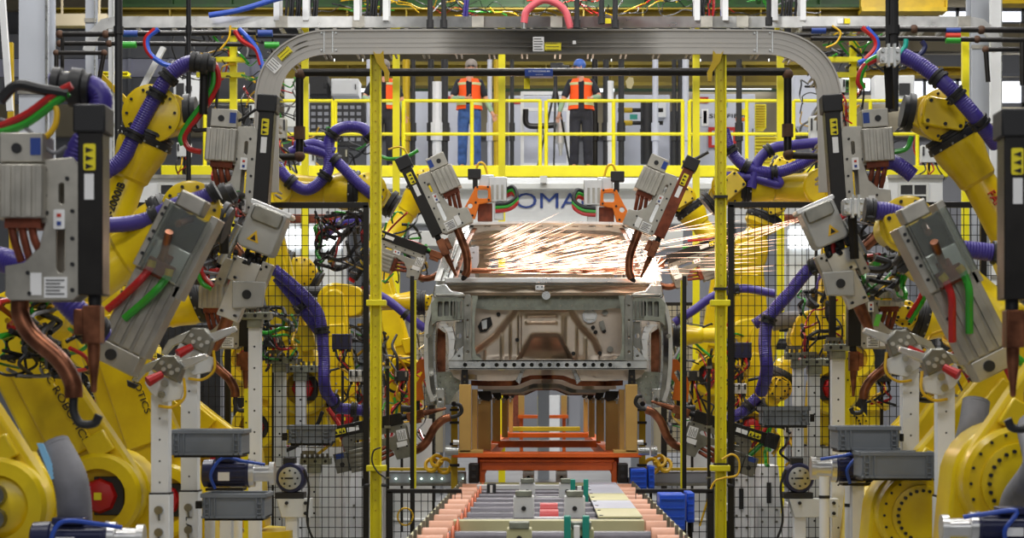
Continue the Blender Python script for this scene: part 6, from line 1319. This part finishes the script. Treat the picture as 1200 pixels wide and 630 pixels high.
# white machine pedestals behind the fences
for i, (x0, x1, y0, y1, d) in enumerate([(376, 400, 552, 650, 18.5), (410, 450, 540, 650, 19), (300, 320, 560, 640, 18), (350, 372, 560, 640, 20), (858, 880, 552, 650, 18.5), (888, 915, 545, 650, 19), (922, 940, 590, 640, 18), (1002, 1030, 590, 650, 17), (845, 858, 590, 640, 20)]):
    f = Fr(d); o = solo(MB().prism(f, [(x0+3, y0), (x1-3, y0), (x1, y0+30), (x1, CY+EYE*F/d), (x0, CY+EYE*F/d), (x0, y0+30)], 0, .4), 'machine_pedestal', 'white', 'white machine pedestal behind the %s mesh, %s' % ('left' if x0 < 640 else 'right', ['with black slot, nearest the small motor', 'widest, close to the yellow post', 'leftmost, partly behind bins', 'narrow one behind the small motor', 'with black slot, nearest yellow post', 'second from the yellow post', 'under the silver motor', 'furthest right beside rear clamp post', 'slim one right behind yellow post'][i]), 'pedestal', bevel=.01)
    MB().rect(f, (x0+x1)/2-3, y0+20, (x0+x1)/2+2, y0+44, -.02, 0).build('black_slot', 'black', o); mb = MB()
    for q in (10, 52, 66): mb.cyl(P(x0+5, y0+q, d, -.02), P(x0+5, y0+q, d), .012, None, 8).cyl(P(x1-5, y0+q, d, -.02), P(x1-5, y0+q, d), .012, None, 8)
    mb.build('pedestal_bolts', 'steeld', o)
# yellow guard posts between robots
for x0, x1, y0, d, m, l in [(267, 272, 60, 24.5, 'post', 'far yellow upright behind left high gun') if 0 else (286, 291, 455, 13.6, 'post', 'yellow strip upright beside left perforated white upright'), (991, 996, 330, 14.9, 'post', 'yellow strip upright beside the right lower gun'), (300, 305, 480, 19, 'post', 'yellow upright low behind left mesh'), (205, 209, 500, 15, 'post', 'yellow upright between the left clamp posts'), (1082, 1086, 520, 15, 'post', 'yellow upright between the right clamp posts')]:
    o = solo(MB().rect(Fr(d), x0, y0, x1, CY+EYE*F/d, 0, .04).rect(Fr(d), x0-3, CY+EYE*F/d-3, x1+3, CY+EYE*F/d, -.03, .07), 'guard_post', m, l, 'post'); mb = MB()
    for q in range(5): mb.cyl(P((x0+x1)/2, y0+15+q*25, d, -.008), P((x0+x1)/2, y0+15+q*25, d), .006, None, 6)
    mb.build('post_holes', 'black', o)
# junction boxes, valve blocks and cable tangles that crowd the space between the robots
R3 = random.Random(11)
def valve_block(x, y, d, w_, h, m, label):
    f = Fr(d); o = thing('valve_block', label, 'valve block', P(x, y+h, d)); MB().rect(f, x-w_, y-h, x+w_, y+h, 0, .15).build('block', m, o, bevel=.005); mb = MB(); n = max(2, int(w_/3))
    for i in range(n): xx = x-w_+2+(2*w_-4)*i/(n-1); mb.rect(f, xx-1, y-h*.8, xx+1, y+h*.2, -.03, 0).cyl(f.pt(xx, y+h, .05), f.pt(xx, y+h+3, .05), .015, None, 8)
    mb.build('solenoids', 'dark' if m != 'dark' else 'alu', o)
    for i, c in enumerate(('black', 'yelc', 'redc', 'black')):
        xx = x-w_*.7+i*w_*.45; MB().tube([f.pt(xx, y+h, .05), f.pt(xx+R3.uniform(-4, 4), y+h+10, -.02), f.pt(xx+R3.uniform(-12, 12), y+h+20, .05), f.pt(xx+R3.uniform(-16, 16), y+h+R3.uniform(24, 40), .1)], .011, 6, 5).build('air_line', c, o)
    MB().rect(f, x-1.5, y+h, x+1.5, CY+EYE*F/d, .1, .14).build('stand', 'satin', o)
for i, (x, y, d, w_, h, m, l) in enumerate([
 (110, 455, 15, 10, 7, 'wht2', 'pale valve block between the first two leaning left arms'), (140, 488, 16, 9, 8, 'dark', 'dark valve block under the leaning left arms'), (318, 400, 16.8, 10, 6, 'dark', 'dark valve block behind the left mesh near its left hoses'),
 (400, 400, 19.5, 11, 9, 'navy', 'dark blue valve block left of the bright post'), (418, 440, 19, 9, 7, 'wht2', 'pale valve block low left of the bright post'), (470, 440, 22, 8, 6, 'dark', 'dark valve block between left post and orange bracket'), (466, 490, 24, 9, 7, 'wht2', 'pale valve block low between left post and car'),
 (318, 520, 18, 8, 7, 'dark', 'dark valve block left of the small left bin'), (870, 410, 19.5, 11, 9, 'navy', 'dark blue valve block right of the bright right post'), (866, 455, 19, 9, 6, 'wht2', 'pale valve block low right of bright right post'), (812, 440, 22, 8, 6, 'dark', 'dark valve block between car and right post'),
 (818, 492, 24, 9, 7, 'wht2', 'pale valve block low between car and right post'), (960, 520, 18, 8, 7, 'dark', 'dark valve block right of the small right bin'), (930, 505, 18.5, 10, 6, 'wht2', 'pale valve block under the small right bin'), (1150, 430, 13, 10, 8, 'dark', 'dark valve block among the right foreground hoses'),
 (1036, 440, 15.8, 9, 7, 'dark', 'dark valve block behind the right curved copper arm'), (300, 130, 25, 8, 8, 'wht2', 'pale valve block beside the left arch foot'), (985, 100, 25, 6, 8, 'wht2', 'pale valve block beside the right arch foot'), (325, 150, 24, 10, 12, 'alu', 'grey junction box right of the left arch foot'),
 (958, 150, 24, 9, 14, 'wht2', 'pale junction box left of the right arch foot'), (400, 182, 33, 8, 8, 'dark', 'dark valve block on platform behind the violet loop'), (360, 186, 33, 9, 8, 'wht2', 'pale valve block on platform left of the violet loop'), (1090, 180, 30, 10, 10, 'wht2', 'pale valve block under the right high robot'), (215, 175, 30, 8, 8, 'wht2', 'pale valve block right of the left high robot')]):
    valve_block(x, y, d, w_, h, m, l)
# tangles of cable: each one countless, looping strands in the gaps
def tangle(x0, x1, y0, y1, d, n, label, cols=('black', 'black', 'black', 'greyc', 'black', 'yelc', 'redc', 'green')):
    mb = MB()
    for i in range(n):
        mb.cur = R3.randrange(len(cols)); x = R3.uniform(x0, x1); y = R3.uniform(y0, y1); pts = [P(x, y, d, R3.uniform(-.2, .3))]; a = R3.uniform(0, 6.28)
        for q in range(4): a += R3.uniform(-1.1, 1.1); x = min(x1, max(x0, x+14*math.cos(a))); y = min(y1, max(y0, y+14*math.sin(a))); pts.append(P(x, y, d, R3.uniform(-.2, .3)))
        mb.tube(pts, R3.choice((.008, .011, .016)), 6, 5)
    return solo(mb, 'cable_tangle', list(cols), label, 'cables', kind='stuff')
for a in [(0, 100, 350, 440, 10.6, 36, 'tangle of cables behind the nearest left copper arm'), (100, 180, 420, 510, 14.6, 34, 'tangle of cables between the leaning left arms'), (285, 345, 360, 420, 16, 34, 'tangle of cables behind the left mesh near the top'), (300, 400, 500, 545, 18.6, 26, 'tangle of cables behind the small left bin'),
          (395, 440, 380, 480, 20.5, 30, 'tangle of cables beside the left bright post'), (450, 500, 390, 520, 23, 34, 'tangle of cables left of the car sill'), (450, 500, 250, 330, 22, 20, 'tangle of cables left of the windscreen pillar'), (785, 835, 380, 520, 23, 34, 'tangle of cables right of the car sill'),
          (850, 900, 380, 480, 20.5, 30, 'tangle of cables beside the right bright post'), (940, 990, 340, 420, 16.4, 22, 'tangle of cables behind the right mesh near the hoses'), (900, 980, 500, 545, 18.6, 26, 'tangle of cables behind the small right bin'), (1080, 1200, 380, 470, 11.8, 36, 'tangle of cables at right foreground gun'),
          (1000, 1060, 300, 350, 13.4, 24, 'tangle of cables under the right silver head'), (205, 265, 262, 330, 13.4, 20, 'tangle of cables under the left silver head'), (285, 345, 90, 200, 26.5, 30, 'tangle of cables near the left arch foot'), (940, 1010, 60, 200, 26.5, 30, 'tangle of cables near the right arch foot'),
          (200, 320, 36, 90, 25.5, 30, 'tangle of wires hanging from the far tray on left'), (960, 1060, 40, 80, 25.5, 24, 'tangle of wires hanging from the far tray on right'), (300, 440, 150, 196, 33.6, 30, 'tangle of pipes and cables on the platform at left'), (920, 1080, 150, 196, 33.6, 24, 'tangle of pipes and cables on the platform at right'),
          (340, 960, 0, 16, 40, 60, 'dense run of wires under the roof beams'),
          (372, 430, 250, 318, 16.6, 30, 'knot of black cables at the wrist behind left mesh'), (992, 1045, 250, 310, 13.0, 16, 'knot of cables between the right yellow triangle and clamp block'), (245, 280, 225, 262, 12.8, 12, 'knot of cables above the left silver head')]:
    tangle(*a)
def split_loose(o, new):
    me = o.data; n = len(me.vertices); par = list(range(n))
    def fd(a):
        while par[a] != a: par[a] = par[par[a]]; a = par[a]
        return a
    for e in me.edges: a, b = fd(e.vertices[0]), fd(e.vertices[1]); par[a] = b
    gs = {}
    for p in me.polygons: gs.setdefault(fd(p.vertices[0]), []).append(p)
    for ps in gs.values():
        ids = sorted({v for p in ps for v in p.vertices}); ix = {v: i for i, v in enumerate(ids)}
        nm = bpy.data.meshes.new(new); nm.from_pydata([me.vertices[v].co for v in ids], [], [[ix[v] for v in p.vertices] for p in ps])
        for m in me.materials: nm.materials.append(m)
        q = bpy.data.objects.new(new, nm); COL.objects.link(q); q.parent = o.parent
        for md in o.modifiers: b = q.modifiers.new(md.name, md.type); b.width = md.width; b.segments = md.segments; b.limit_method = md.limit_method; b.angle_limit = md.angle_limit
    bpy.data.objects.remove(o)
SPL = {'modules': 'module', 'splice_plates': 'splice_plate', 'rungs': 'rung', 'cylinder_block': 'cylinder_block', 'slot_holes': 'slot_hole', 'rail_pin': 'rail_pin', 'seat_crossmember': 'seat_crossmember', 'mounting_lugs': 'mounting_lug', 'blanking_plug': 'blanking_plug', 'side_frame': 'side_frame', 'pipe_strap': 'pipe_strap', 'rubber_mounts': 'rubber_mount', 'grommets': 'grommet', 'tunnel_ribs': 'tunnel_rib', 'hinge': 'hinge', 'guard_rib': 'guard_rib', 'black_band': 'black_band', 'motor_caps': 'motor_cap', 'forearm_motors': 'forearm_motor', 'anchor_bolt': 'anchor_bolt', 'seams': 'panel_seam', 'cover_screw': 'cover_screw'}
for o in list(bpy.data.objects):
    b = o.name.split('.')[0]
    if o.type == 'MESH' and b in SPL: split_loose(o, SPL[b])
bpy.context.view_layer.update()
for o in bpy.data.objects:
    if '_o' in o: del o['_o']
